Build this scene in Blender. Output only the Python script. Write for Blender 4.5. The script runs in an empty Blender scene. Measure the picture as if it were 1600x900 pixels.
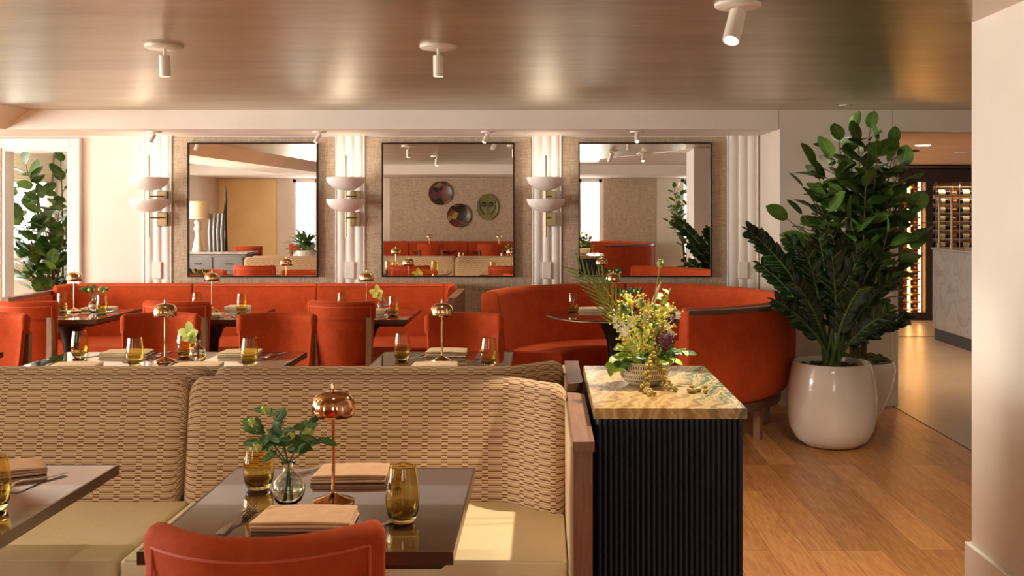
import bpy, bmesh, math, random
from mathutils import Vector, Matrix
from math import sin, cos, pi, radians, sqrt

S = bpy.context.scene
C = S.collection
# ---------------------------------------------------------------- camera, world, exposure
F = 1600.0
EYE = 1.5
cam_d = bpy.data.cameras.new('camera'); cam = bpy.data.objects.new('camera', cam_d); C.objects.link(cam)
cam.location = (0, 0, EYE); cam.rotation_euler = (pi/2, 0, 0)
cam_d.sensor_fit = 'HORIZONTAL'; cam_d.sensor_width = 36; cam_d.lens = 36
cam_d.shift_x = -50/1600; cam_d.shift_y = -124/1600
cam_d.clip_start = 0.05; cam_d.clip_end = 200
S.camera = cam
S.view_settings.view_transform = 'Standard'; S.view_settings.look = 'None'
S.view_settings.gamma = 1; S.view_settings.use_curve_mapping = False
S.view_settings.exposure = 0.22
W = bpy.data.worlds.new('world'); S.world = W; W.use_nodes = True
W.node_tree.nodes['Background'].inputs[0].default_value = (1, .95, .88, 1)
W.node_tree.nodes['Background'].inputs[1].default_value = 1.6

def lamp(name, kind, loc, energy, color=(1, 1, 1), aim=None, size=1, size_y=None, spot=60, blend=.4, rad=.03):
    d = bpy.data.lights.new(name, kind); d.energy = energy; d.color = color
    if kind == 'AREA':
        d.shape = 'RECTANGLE'; d.size = size; d.size_y = size_y or size
    elif kind == 'SPOT':
        d.spot_size = radians(spot); d.spot_blend = blend; d.shadow_soft_size = rad
    elif kind == 'POINT':
        d.shadow_soft_size = rad
    o = bpy.data.objects.new(name, d); C.objects.link(o); o.location = loc
    if aim is not None:
        o.rotation_euler = (Vector(aim) - Vector(loc)).to_track_quat('-Z', 'Y').to_euler()
    return o
DAY = (1, .97, .91); WARM = (1, .78, .52)
# daylight through the left windows and the rear windows (a light stands outside each opening)
for wy, we in ((.6, 40), (3.4, 280), (6.2, 215)):
    lamp('window_daylight', 'AREA', (-6.95, wy, 1.35), we, DAY, (0, wy, 1.1), 2.0, 1.7)
for wx, we in ((-4.7, 30), (.31, 20), (2.6, 30)):
    lamp('window_daylight', 'AREA', (wx, -2.75, 1.3), we, DAY, (wx, 5, 1.2), .8, 1.6)
lamp('bay_daylight', 'AREA', (-4.9, 10.0, 1.55), 50, DAY, (-4.6, 8, 1.2), 1.0, .8)
lamp('bay_daylight', 'AREA', (-6.0, 9.1, 2.25), 40, DAY, (-4.9, 9.2, 1.0), 1.0, .8)

# ---------------------------------------------------------------- helpers
def lin(h):
    h = h.lstrip('#'); r = []
    for i in (0, 2, 4):
        c = int(h[i:i+2], 16)/255
        r.append(c/12.92 if c <= .04045 else ((c+.055)/1.055)**2.4)
    return (*r, 1)

class NB:
    def __init__(s, name):
        s.m = bpy.data.materials.new(name); s.m.use_nodes = True
        s.t = s.m.node_tree; s.b = s.t.nodes['Principled BSDF']
    def n(s, typ, **kw):
        nd = s.t.nodes.new(typ)
        for k, v in kw.items(): setattr(nd, k, v)
        return nd
    def l(s, a, b): s.t.links.new(a, b)
    def v(s, nd, **kw):
        for k, val in kw.items(): nd.inputs[k.replace('_', ' ')].default_value = val
        return nd
    def math(s, op, a, b=None, c=None):
        nd = s.n('ShaderNodeMath', operation=op)
        for i, x in enumerate((a, b, c)):
            if x is None: continue
            if isinstance(x, (int, float)): nd.inputs[i].default_value = x
            else: s.l(x, nd.inputs[i])
        return nd.outputs[0]
    def coord(s, kind='Object', scale=(1, 1, 1), rot=(0, 0, 0)):
        tc = s.n('ShaderNodeTexCoord'); mp = s.n('ShaderNodeMapping')
        mp.inputs['Scale'].default_value = scale; mp.inputs['Rotation'].default_value = rot
        s.l(tc.outputs[kind], mp.inputs[0]); return mp.outputs[0]
    def noise(s, co, scale=5, detail=3, rough=.5, dist=0):
        nd = s.n('ShaderNodeTexNoise'); s.l(co, nd.inputs['Vector'])
        nd.inputs['Scale'].default_value = scale; nd.inputs['Detail'].default_value = detail
        nd.inputs['Roughness'].default_value = rough; nd.inputs['Distortion'].default_value = dist
        return nd.outputs[0]
    def ramp(s, fac, stops):
        nd = s.n('ShaderNodeValToRGB'); e = nd.color_ramp.elements
        while len(e) < len(stops): e.new(.5)
        for i, (p, c) in enumerate(stops):
            e[i].position = p; e[i].color = lin(c) if isinstance(c, str) else c
        s.l(fac, nd.inputs[0]); return nd.outputs[0]
    def mix(s, fac, a, b, mode='MIX'):
        nd = s.n('ShaderNodeMix', data_type='RGBA', blend_type=mode)
        for i, x in ((0, fac), (6, a), (7, b)):
            if isinstance(x, (int, float)): nd.inputs[i].default_value = x
            elif isinstance(x, tuple): nd.inputs[i].default_value = x
            else: s.l(x, nd.inputs[i])
        return nd.outputs[2]
    def bump(s, h, strength=.2, dist=.01):
        nd = s.n('ShaderNodeBump'); nd.inputs['Strength'].default_value = strength
        nd.inputs['Distance'].default_value = dist; s.l(h, nd.inputs['Height'])
        s.l(nd.outputs[0], s.b.inputs['Normal'])
    def base(s, c):
        if isinstance(c, str): s.b.inputs['Base Color'].default_value = lin(c)
        elif isinstance(c, tuple): s.b.inputs['Base Color'].default_value = c
        else: s.l(c, s.b.inputs['Base Color'])
    def p(s, **kw):
        for k, val in kw.items(): s.b.inputs[k.replace('_', ' ')].default_value = val
        return s

def plain(name, c1, c2=None, scale=8, rough=.5, metal=0, bump=0, bscale=60, coord='Object', stretch=(1, 1, 1), **kw):
    b = NB(name); co = b.coord(coord, stretch)
    if c2: b.base(b.ramp(b.noise(co, scale, 4), [(.3, c1), (.7, c2)]))
    else: b.base(c1)
    b.p(Roughness=rough, Metallic=metal, **kw)
    if bump: b.bump(b.noise(co, bscale, 4), bump, .005)
    return b.m

M = {}
M['plaster'] = plain('plaster', '#efe6da', '#e8ddcf', 2, .75, bump=.08, bscale=25)
M['plaster_wall'] = plain('plaster_wall', '#e9dccb', '#decfbc', 1.5, .7, bump=.1, bscale=18)
M['trim'] = plain('trim_paint', '#f3ece2', '#efe7dc', 3, .45)
M['yellow'] = plain('yellow_plaster', '#f5dba4', '#efd092', 3, .8)
M['white_metal'] = plain('white_metal', '#e9dfd0', None, 8, .35)
M['frame_dark'] = plain('mirror_frame_metal', '#2b1d16', None, 8, .35, .6)
b = NB('mirror'); b.base((.93, .92, .9, 1)); b.p(Metallic=1, Roughness=.004); M['mirror'] = b.m
def velvet(name, a, c):
    b = NB(name); co = b.coord()
    n1 = b.noise(co, 9, 5, .6); n2 = b.noise(co, 55, 3)
    b.base(b.ramp(b.math('ADD', b.math('MULTIPLY', n1, .7), b.math('MULTIPLY', n2, .3)), [(.35, a), (.65, c)]))
    b.p(Roughness=.8, Sheen_Weight=.18, Sheen_Roughness=.4, Sheen_Tint=lin('#ff9a60')); b.b.inputs['Specular IOR Level'].default_value = .15
    b.bump(n2, .12, .004); return b.m
M['velvet'] = velvet('orange_velvet', '#aa3f17', '#bd4d23')
M['piping'] = plain('velvet_piping', '#cf5a30', None, rough=.7, Sheen_Weight=.3)
M['leather'] = plain('cream_leather', '#e9d6aa', '#e2cd9c', 4, .45, bump=.15, bscale=120)
# woven upholstery (UV in metres)
b = NB('woven_fabric'); tc = b.n('ShaderNodeTexCoord'); sp = b.n('ShaderNodeSeparateXYZ'); b.l(tc.outputs['UV'], sp.inputs[0])
wob = b.noise(tc.outputs['UV'], 6, 2)
u = b.math('ADD', sp.outputs[0], b.math('MULTIPLY', wob, .006)); v = b.math('ADD', sp.outputs[1], b.math('MULTIPLY', wob, .004))
fu = b.math('FRACT', b.math('DIVIDE', u, .072)); fv = b.math('FRACT', b.math('DIVIDE', v, .0237))
short = b.math('LESS_THAN', fu, .29)
def band(x, c, w): return b.math('LESS_THAN', b.math('ABSOLUTE', b.math('SUBTRACT', x, c)), w)
longd = b.math('MULTIPLY', band(fv, .12, .11), b.math('SUBTRACT', 1, short))
shortd = b.math('MULTIPLY', b.math('MAXIMUM', band(fv, .45, .1), band(fv, .83, .1)), short)
weak = b.math('MULTIPLY', b.math('MAXIMUM', band(fv, .45, .08), band(fv, .83, .08)), b.math('SUBTRACT', 1, short))
dk = b.math('MAXIMUM', b.math('MAXIMUM', longd, shortd), b.math('MULTIPLY', weak, .5))
col = b.mix(dk, lin('#cfb493'), lin('#785034'))
col = b.mix(.35, col, b.ramp(b.noise(b.coord('UV', (150, 150, 1)), 6, 2), [(.3, '#a98a66'), (.7, '#e6cda8')]), 'SOFT_LIGHT')
b.base(col); b.p(Roughness=.85, Sheen_Weight=.15); b.b.inputs['Specular IOR Level'].default_value = .2
b.bump(b.math('SUBTRACT', 1, dk), .5, .002); M['woven'] = b.m
# grasscloth
b = NB('grasscloth'); c1 = b.coord('Object', (1, 1, 14)); c2 = b.coord('Object', (14, 14, 1))
h = b.math('ADD', b.noise(c1, 14, 4, .7), b.noise(c2, 14, 4, .7))
b.base(b.ramp(b.math('MULTIPLY', h, .5), [(.38, '#a08a72'), (.5, '#bfa98e'), (.62, '#d8c5aa')])); b.p(Roughness=.8); b.bump(h, .35, .004)
M['grass'] = b.m
# brushed golden ceiling
b = NB('brushed_gold'); co = b.coord('Object', (1.2, 26, 1)); n1 = b.noise(co, 3, 6, .7); n2 = b.noise(b.coord('Object', (.5, 2, 1)), 1.3, 3)
b.base(b.mix(.35, b.ramp(n1, [(.3, '#a6987a'), (.7, '#cdbd9a')]), b.ramp(n2, [(.35, '#8f8160'), (.65, '#d0c29c')])))
b.p(Metallic=.85, Roughness=.34); b.b.inputs['Anisotropic'].default_value = .75
tg = b.n('ShaderNodeTangent', direction_type='RADIAL', axis='Z')
cx = b.n('ShaderNodeCombineXYZ'); cx.inputs[0].default_value = 1
b.l(cx.outputs[0], b.b.inputs['Tangent'])
b.bump(n1, .12, .004); M['gold_ceiling'] = b.m
# plank floor (planks along Y)
b = NB('oak_planks'); tc = b.n('ShaderNodeTexCoord'); sp = b.n('ShaderNodeSeparateXYZ'); b.l(tc.outputs['Object'], sp.inputs[0])
cm = b.n('ShaderNodeCombineXYZ'); b.l(sp.outputs[1], cm.inputs[0]); b.l(sp.outputs[0], cm.inputs[1])
br = b.n('ShaderNodeTexBrick'); b.l(cm.outputs[0], br.inputs['Vector']); br.offset = .37; br.offset_frequency = 3
for k, val in (('Scale', 1), ('Brick Width', 1.5), ('Row Height', .165), ('Mortar Size', .0012), ('Mortar Smooth', .2), ('Bias', 0)): br.inputs[k].default_value = val
br.inputs['Color1'].default_value = lin('#dab88e'); br.inputs['Color2'].default_value = lin('#b6936a'); br.inputs['Mortar'].default_value = lin('#6d4a28')
gn = b.noise(b.coord('Object', (9, .9, 1)), 3.2, 6, .6, 1.6); g2 = b.noise(b.coord('Object', (60, 3, 1)), 3, 3)
wood = b.mix(.75, br.outputs[0], b.ramp(gn, [(.3, '#8f755a'), (.5, '#b39878'), (.7, '#cbb393')]), 'OVERLAY')
wood = b.mix(.5, wood, b.ramp(g2, [(.3, '#6a4a2c'), (.7, '#e2c096')]), 'SOFT_LIGHT')
b.base(wood); b.p(Roughness=.33); b.bump(g2, .05, .002); M['oak_floor'] = b.m
# stone tile floor
b = NB('stone_tile'); br = b.n('ShaderNodeTexBrick'); b.l(b.coord(), br.inputs['Vector'])
for k, val in (('Scale', 1), ('Brick Width', 1.2), ('Row Height', .8), ('Mortar Size', .002)): br.inputs[k].default_value = val
br.inputs['Color1'].default_value = lin('#b3a08a'); br.inputs['Color2'].default_value = lin('#a5927c'); br.inputs['Mortar'].default_value = lin('#8a7862')
b.base(b.mix(.3, br.outputs[0], b.ramp(b.noise(b.coord(), 4, 6), [(.3, '#8a7963'), (.7, '#c6b59d')]), 'SOFT_LIGHT')); b.p(Roughness=.3); M['stone'] = b.m
def wood(name, a, c, rough=.45, st=(2, 2, 22)):
    b = NB(name); n = b.noise(b.coord('Object', st), 3, 6, .6, .6)
    b.base(b.ramp(n, [(.3, a), (.7, c)])); b.p(Roughness=rough); b.bump(n, .08, .003); return b.m
M['arm_wood'] = wood('walnut_arm', '#7a4f33', '#93664a', .42, (30, 3, 3))
M['post_wood'] = wood('chair_wood', '#76512f', '#936b43', .5, (22, 22, 2))
M['trim_wood'] = wood('booth_trim_wood', '#4f3324', '#6a4732', .4, (4, 4, 20))
# lacquered dark table
b = NB('lacquered_table'); n = b.noise(b.coord('Object', (3, 30, 1)), 3, 5, .6); ck = b.n('ShaderNodeTexChecker'); b.l(b.coord('Object', (1, 1, 0)), ck.inputs['Vector']); ck.inputs['Scale'].default_value = 2.9
ck.inputs['Color1'].default_value = lin('#2e1c16'); ck.inputs['Color2'].default_value = lin('#3b251c')
b.base(b.mix(.4, ck.outputs[0], b.ramp(n, [(.3, '#2a1812'), (.7, '#45291f')]))); b.p(Roughness=.06, Coat_Weight=1, Coat_Roughness=.02); M['table'] = b.m
M['table_edge'] = plain('table_edge', '#5a3d2d', None, rough=.2, metal=.3)
M['table_under'] = plain('table_underside', '#241713', '#2e1e18', 6, .4)
M['pedestal'] = plain('pedestal_metal', '#17110f', '#1e1714', 6, .32, .3)
M['rose_gold'] = plain('rose_gold', '#dca679', None, rough=.08, metal=1)
M['brass_lamp'] = plain('pale_brass', '#d9b487', None, rough=.1, metal=1)
M['brass'] = plain('brass', '#98835f', None, rough=.28, metal=1)
M['steel'] = plain('steel', '#cfc6bc', None, rough=.28, metal=1)
M['napkin'] = plain('napkin_linen', '#d3a880', '#c99d75', 30, .85, bump=.2, bscale=300)
M['napkin_pale'] = plain('napkin_pale', '#d9bf9a', '#cdb18b', 30, .85, bump=.2, bscale=300)
def glass(name, c, rough=0.0, ior=1.45):
    b = NB(name); b.base(c); b.p(Transmission_Weight=1, Roughness=rough, IOR=ior)
    return b.m
M['amber'] = glass('amber_glass', '#efdd96')
M['clear'] = glass('clear_glass', '#f6f8f4')
M['water'] = glass('water', '#f4f8f2', ior=1.33)
b = NB('pane_glass'); b.base('#ffffff'); b.p(Transmission_Weight=1, Roughness=0, IOR=1.05); M['pane'] = b.m
M['navy'] = plain('navy_lacquer', '#131829', '#0f1320', 5, .42)
# onyx top
b = NB('onyx'); co = b.coord('Object', (1, 1, 1), (0, 0, .35)); w = b.n('ShaderNodeTexWave', wave_type='BANDS', bands_direction='X')
b.l(co, w.inputs[0]); w.inputs['Scale'].default_value = 4.5; w.inputs['Distortion'].default_value = 9; w.inputs['Detail'].default_value = 6; w.inputs['Detail Scale'].default_value = 1.6; w.inputs['Detail Roughness'].default_value = .62
warm = b.ramp(w.outputs[1], [(0, '#a98452'), (.3, '#c39a62'), (.6, '#cfab72'), (.85, '#d9bd88'), (1, '#bf965e')])
green = b.ramp(w.outputs[1], [(0, '#5d6a4e'), (.25, '#8f9a76'), (.5, '#c9bd92'), (.7, '#6f7f62'), (.85, '#8a5d3c'), (1, '#d8c79c')])
sx = b.n('ShaderNodeSeparateXYZ'); b.l(b.coord(), sx.inputs[0])
f = b.math('ADD', b.math('MULTIPLY', b.math('ADD', b.math('SUBTRACT', sx.outputs[0], .0), b.math('MULTIPLY', sx.outputs[1], .12)), 5.0), b.math('SUBTRACT', b.noise(b.coord(), 6, 4), .5))
fc = b.n('ShaderNodeClamp'); b.l(f, fc.inputs[0])
b.base(b.mix(fc.outputs[0], warm, green)); b.p(Roughness=.12, Coat_Weight=.3); M['onyx'] = b.m
# counter marble
b = NB('grey_marble'); n = b.noise(b.coord(), 2.2, 8, .6, 1.2)
b.base(b.ramp(n, [(.3, '#877b70'), (.46, '#94887c'), (.5, '#7f7368'), (.54, '#978b7f'), (.75, '#8b7f74')])); b.p(Roughness=.3); M['marble'] = b.m
M['pot'] = plain('pot_glaze', '#efe6da', '#e6dccd', 3, .16, bump=.08, bscale=14, Coat_Weight=.4)
M['moss'] = plain('moss', '#3f4a14', '#77782c', 40, .95, bump=1, bscale=150)
def leafmat(name, a, c, rough=.42):
    b = NB(name); n = b.noise(b.coord(), 7, 3)
    tc = b.n('ShaderNodeTexCoord'); s = b.n('ShaderNodeSeparateXYZ'); b.l(tc.outputs['UV'], s.inputs[0])
    mid = b.math('LESS_THAN', b.math('ABSOLUTE', b.math('SUBTRACT', s.outputs[0], .5)), .035)
    col = b.ramp(n, [(.35, a), (.65, c)])
    b.base(b.mix(b.math('MULTIPLY', mid, .5), col, lin('#8fa055'))); b.p(Roughness=rough)
    vv = b.math('SINE', b.math('ADD', b.math('MULTIPLY', s.outputs[1], 55), b.math('MULTIPLY', b.math('ABSOLUTE', b.math('SUBTRACT', s.outputs[0], .5)), -24)))
    b.bump(vv, .12, .003)
    return b.m
M['ficus_leaf'] = leafmat('ficus_leaf', '#36571f', '#6c913e')
M['zz_leaf'] = leafmat('zz_leaf', '#10260f', '#1f3f1b', .25)
M['stem'] = plain('woody_stem', '#6d5a3a', '#8a7650', 20, .8)
M['zz_stem'] = plain('green_stem', '#3d5a26', '#5b7a3a', 10, .5)
M['leaf'] = leafmat('sprig_leaf', '#2f4f1b', '#4a752b')
M['palm'] = leafmat('palm_leaf', '#5f7a22', '#8ea238')
M['lime_leaf'] = leafmat('lime_leaf', '#88a32e', '#b7c94a')
M['lime'] = plain('lime_petal', '#b9c95a', '#d6df86', 20, .6)
M['yellow_petal'] = plain('yellow_petal', '#d8cc3e', '#e9e274', 40, .6)
M['white_petal'] = plain('white_petal', '#e9e6c8', '#f3f0dc', 20, .6)
M['allium'] = plain('allium_petal', '#35101d', '#6d2a40', 60, .7)
M['berry'] = plain('berry_skin', '#8a7420', '#a8902e', 30, .4)
M['pod'] = plain('pod_skin', '#6d7a3c', '#9aa25a', 30, .6)
M['cream'] = plain('dried_grass', '#dcc9a0', '#e9dcbd', 30, .8)
b = NB('woven_bowl'); tc = b.n('ShaderNodeTexCoord'); sp = b.n('ShaderNodeSeparateXYZ'); b.l(tc.outputs['UV'], sp.inputs[0])
fu = b.math('FRACT', b.math('MULTIPLY', sp.outputs[0], 70)); fv = b.math('FRACT', b.math('MULTIPLY', sp.outputs[1], 14))
d_ = b.math('MULTIPLY', b.math('LESS_THAN', fu, .45), b.math('GREATER_THAN', fv, .35)); hi = b.math('GREATER_THAN', sp.outputs[1], .2)
d_ = b.math('MULTIPLY', d_, hi); d_ = b.math('MULTIPLY', d_, b.math('LESS_THAN', sp.outputs[1], .5))
b.base(b.mix(d_, lin('#cdbd96'), lin('#5d4a30'))); b.p(Roughness=.5); b.bump(d_, .4, .002); M['bowl'] = b.m
def emis(name, c, st):
    b = NB(name); b.base(c); b.b.inputs['Emission Color'].default_value = lin(c); b.b.inputs['Emission Strength'].default_value = st; return b.m
M['lens'] = emis('spot_lens', '#ffe2b8', 12)
M['strip'] = emis('led_strip', '#ffb765', 14)
b = NB('opal_glass'); b.base('#f4ece6'); b.p(Roughness=.3, Subsurface_Weight=.0); b.b.inputs['Transmission Weight'].default_value = .0
M['opal'] = b.m
M['blind'] = plain('roman_blind', '#b8aa94', '#a9997f', 30, .9, stretch=(1, 1, 20))
M['dark_wood'] = wood('dark_walnut', '#24140c', '#341d12', .6)
M['bottle'] = plain('bottle_glass', '#0f130c', '#171208', 5, .1)
M['bottle_label'] = plain('bottle_label', '#d8c8a4', '#c9b48a', 10, .7)
M['foil'] = plain('bottle_foil', '#9a5a2a', '#b8783a', 10, .35, .4)
M['rack'] = plain('rack_wood', '#a36a34', '#b87c42', 10, .5)
M['rack_metal'] = plain('rack_metal', '#a89a88', None, rough=.3, metal=.8)
M['console'] = plain('console_lacquer', '#5a5450', '#4c4642', 5, .4)
M['shade'] = plain('lamp_shade_linen', '#cfbf9c', '#c2b08a', 30, .9)
M['ceramic'] = plain('matt_ceramic', '#cfc8b8', '#c2baa8', 6, .6)
M['sculpt'] = plain('sculpture_dark', '#2b1e16', '#3a2a1e', 9, .5)
b = NB('painted_plate'); vo = b.n('ShaderNodeTexVoronoi'); b.l(b.coord(), vo.inputs['Vector']); vo.inputs['Scale'].default_value = 9
hs = b.n('ShaderNodeSeparateColor'); b.l(vo.outputs['Color'], hs.inputs[0])
b.base(b.ramp(hs.outputs[0], [(0, '#1c1a16'), (.3, '#232a30'), (.45, '#6b3a1c'), (.6, '#a8842a'), (.75, '#1f2f52'), (.85, '#7d2a1c'), (1, '#4a5a2c')])); b.p(Roughness=.25); M['plate'] = b.m
M['plate_green'] = plain('olive_glaze', '#6b6a34', '#8a8446', 9, .3)
M['plate_dark'] = plain('dark_glaze', '#1e1c14', None, rough=.3)

def obj(name, bm, mat, parent=None, smooth=False, loc=None, ang=35):
    me = bpy.data.meshes.new(name); bm.to_mesh(me); bm.free()
    if smooth:
        me.polygons.foreach_set('use_smooth', [True]*len(me.polygons))
        me.set_sharp_from_angle(angle=radians(ang))
    me.materials.append(M[mat] if isinstance(mat, str) else mat)
    o = bpy.data.objects.new(name, me); C.objects.link(o)
    if parent: o.parent = parent
    if loc is not None: o.location = loc
    return o
def tag(o, label, cat, group=None, kind=None):
    o['label'] = label; o['category'] = cat
    if group: o['group'] = group
    if kind: o['kind'] = kind
    return o
def thing(name, label, cat, loc=(0, 0, 0), rz=0, group=None):
    o = bpy.data.objects.new(name, None); C.objects.link(o); o.empty_display_size = .1
    o.location = loc; o.rotation_euler = (0, 0, rz); return tag(o, label, cat, group)
def struct(name, bm, mat, parent=None, smooth=False):
    o = obj(name, bm, mat, parent, smooth)
    if not parent: o['kind'] = 'structure'
    return o
def dup(root, loc, rz, label, group=None):
    def cp(o, par):
        c = o.copy(); C.objects.link(c); c.parent = par
        for ch in list(o.children): cp(ch, c)
        return c
    r = cp(root, None); r.location = loc; r.rotation_euler = (0, 0, rz); r['label'] = label
    if group: r['group'] = group
    elif 'group' in r: del r['group']
    return r
BM = bmesh.new
def merge(bm, t):
    me = bpy.data.meshes.new('t'); t.to_mesh(me); t.free(); bm.from_mesh(me); bpy.data.meshes.remove(me)
def box(bm, x0, x1, y0, y1, z0, z1, bev=0, seg=2, mat=None):
    t = bmesh.new(); bmesh.ops.create_cube(t, size=1)
    for v in t.verts:
        v.co = Vector(((x0+x1)/2+v.co.x*(x1-x0), (y0+y1)/2+v.co.y*(y1-y0), (z0+z1)/2+v.co.z*(z1-z0)))
    if bev: bmesh.ops.bevel(t, geom=t.edges[:], offset=bev, segments=seg, profile=.5, affect='EDGES')
    if mat is not None: bmesh.ops.transform(t, matrix=mat, verts=t.verts)
    merge(bm, t); return bm
def lathe(bm, prof, c=(0, 0, 0), seg=32, mat=None):
    uvl = bm.loops.layers.uv.verify()
    rings = []
    for (r, z) in prof:
        if r < 1e-6: rings.append([bm.verts.new((c[0], c[1], c[2]+z))])
        else: rings.append([bm.verts.new((c[0]+r*cos(2*pi*i/seg), c[1]+r*sin(2*pi*i/seg), c[2]+z)) for i in range(seg)])
    if mat is not None:
        for rg in rings:
            for v in rg: v.co = mat @ v.co
    n = len(prof)
    for k in range(n-1):
        a, b2 = rings[k], rings[k+1]
        for i in range(seg):
            j = (i+1) % seg
            if len(a) == 1 and len(b2) == 1: continue
            if len(a) == 1: fs = [a[0], b2[j], b2[i]]; uv = [(i, k), (i+1, k+1), (i, k+1)]
            elif len(b2) == 1: fs = [a[i], a[j], b2[0]]; uv = [(i, k), (i+1, k), (i, k+1)]
            else: fs = [a[i], a[j], b2[j], b2[i]]; uv = [(i, k), (i+1, k), (i+1, k+1), (i, k+1)]
            try: f = bm.faces.new(fs)
            except ValueError: continue
            for lp, q in zip(f.loops, uv): lp[uvl].uv = (q[0]/seg, q[1]/(n-1))
    return bm
def tube(bm, pts, rad, seg=8, cap=True):
    pts = [Vector(p) for p in pts]
    if not isinstance(rad, (list, tuple)): rad = [rad]*len(pts)
    rings = []; up = Vector((0, 0, 1)); prev = None
    for i, p in enumerate(pts):
        t = (pts[min(i+1, len(pts)-1)] - pts[max(i-1, 0)]).normalized()
        if prev is None:
            a = t.cross(up) if abs(t.z) < .95 else t.cross(Vector((1, 0, 0)))
        else: a = prev - t*prev.dot(t)
        a.normalize(); prev = a; b2 = t.cross(a)
        rings.append([bm.verts.new(p + (a*cos(2*pi*k/seg)+b2*sin(2*pi*k/seg))*rad[i]) for k in range(seg)])
    for r0, r1 in zip(rings, rings[1:]):
        for k in range(seg): bm.faces.new([r0[k], r0[(k+1) % seg], r1[(k+1) % seg], r1[k]])
    if cap: bm.faces.new(rings[0][::-1]); bm.faces.new(rings[-1])
    return bm
def sweep(bm, path, normals, sec, er=.03, closed_ends=True, u0=0):
    """sweep closed section (n,z) along a plan path; ends are rounded by er"""
    uvl = bm.loops.layers.uv.verify()
    ns = [s[0] for s in sec]; zs = [s[1] for s in sec]
    cn, cz = (min(ns)+max(ns))/2, (min(zs)+max(zs))/2; hn, hz = (max(ns)-min(ns))/2, (max(zs)-min(zs))/2
    P = [Vector((p[0], p[1])) for p in path]; N = [Vector(n).normalized() for n in normals]
    st = []   # (pos, normal, inset, u)
    L = [0]
    for a, b2 in zip(P, P[1:]): L.append(L[-1]+(b2-a).length)
    t0 = (P[1]-P[0]).normalized(); t1 = (P[-1]-P[-2]).normalized(); K = 4
    if er:
        for k in range(K):
            a = k/K*pi/2; st.append((P[0]-t0*0+t0*(er*(1-sin(a))*-1+er), N[0], er*(1-sin(a)) , 0))
        # positions: start at path start, move inwards
        st = []
        for k in range(K):
            a = k/K*pi/2; st.append((P[0]+t0*er*(1-cos(a)), N[0], er*(1-sin(a)), er*(1-cos(a))))
    body = []
    for i, p in enumerate(P):
        if er and (L[i] < er or L[-1]-L[i] < er): continue
        body.append((p, N[i], 0, L[i]))
    if er:
        st.append((P[0]+t0*er, N[0], 0, er)); st += body; st.append((P[-1]-t1*er, N[-1], 0, L[-1]-er))
        for k in range(K-1, -1, -1):
            a = k/K*pi/2; st.append((P[-1]-t1*er*(1-cos(a)), N[-1], er*(1-sin(a)), L[-1]-er*(1-cos(a))))
    else: st = body
    m = len(sec); V = [0]
    for i in range(m): a = Vector(sec[i]); b2 = Vector(sec[(i+1) % m]); V.append(V[-1]+(b2-a).length)
    rings = []
    for (p, n, ins, u) in st:
        r = []
        for (sn, sz) in sec:
            nn = cn+(sn-cn)*(hn-ins)/hn; zz = cz+(sz-cz)*(hz-ins)/hz
            r.append(bm.verts.new((p.x+n.x*nn, p.y+n.y*nn, zz)))
        rings.append(r)
    for q in range(len(rings)-1):
        for i in range(m):
            j = (i+1) % m
            f = bm.faces.new([rings[q][i], rings[q][j], rings[q+1][j], rings[q+1][i]])
            uu = [st[q][3], st[q][3], st[q+1][3], st[q+1][3]]; vv = [V[i], V[i+1], V[i+1], V[i]]
            for lp, a, c in zip(f.loops, uu, vv): lp[uvl].uv = (a+u0, c)
    bm.faces.new(rings[0][::-1]); bm.faces.new(rings[-1])
    bmesh.ops.recalc_face_normals(bm, faces=bm.faces[:])
    return bm
def arcpath(c, r, a0, a1, n, inward=True):
    P = []; N = []
    for i in range(n+1):
        a = radians(a0+(a1-a0)*i/n); d = (cos(a), sin(a))
        P.append((c[0]+r*d[0], c[1]+r*d[1])); N.append((-d[0], -d[1]) if inward else d)
    return P, N
def leaf(bm, base, d, nrm, L, Wd, curl=.25, fold=.15, shape='oval', nl=6):
    uvl = bm.loops.layers.uv.verify()
    d = Vector(d).normalized(); nrm = Vector(nrm); nrm = (nrm-d*nrm.dot(d))
    if nrm.length < 1e-4: nrm = d.orthogonal()
    nrm.normalize(); s = d.cross(nrm); base = Vector(base); rows = []
    for i in range(nl+1):
        t = i/nl
        if shape == 'oval': w = (sin(pi*min(1, t*.97+.03))**.62) * (1 if t < .6 else 1-.12*(t-.6))
        elif shape == 'blade': w = sin(pi*min(1, t*.9+.08))**.8*(1-.3*t)
        else: w = (sin(pi*t**.8))**.9
        w *= Wd/2
        ang = curl*t*1.6; fw = (L*t)*cos(ang*.5); dn = -L*t*sin(ang*.5)
        c = base+d*fw+nrm*dn
        if i in (0, nl): rows.append([bm.verts.new(c)])
        else: rows.append([bm.verts.new(c+s*-w+nrm*fold*w), bm.verts.new(c), bm.verts.new(c+s*w+nrm*fold*w)])
    for i in range(nl):
        a, b2 = rows[i], rows[i+1]; ta, tb = i/nl, (i+1)/nl
        for k in (0, 1):
            if len(a) == 1: fs = [a[0], b2[k+1], b2[k]]; uv = [(.5, ta), ((k+1)/2, tb), (k/2, tb)]
            elif len(b2) == 1: fs = [a[k], a[k+1], b2[0]]; uv = [(k/2, ta), ((k+1)/2, ta), (.5, tb)]
            else: fs = [a[k], a[k+1], b2[k+1], b2[k]]; uv = [(k/2, ta), ((k+1)/2, ta), ((k+1)/2, tb), (k/2, tb)]
            f = bm.faces.new(fs)
            for lp, q in zip(f.loops, uv): lp[uvl].uv = q
def px(x, y, d): return Vector(((x-850)*d/F, d, EYE-(y-326)*d/F))
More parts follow.
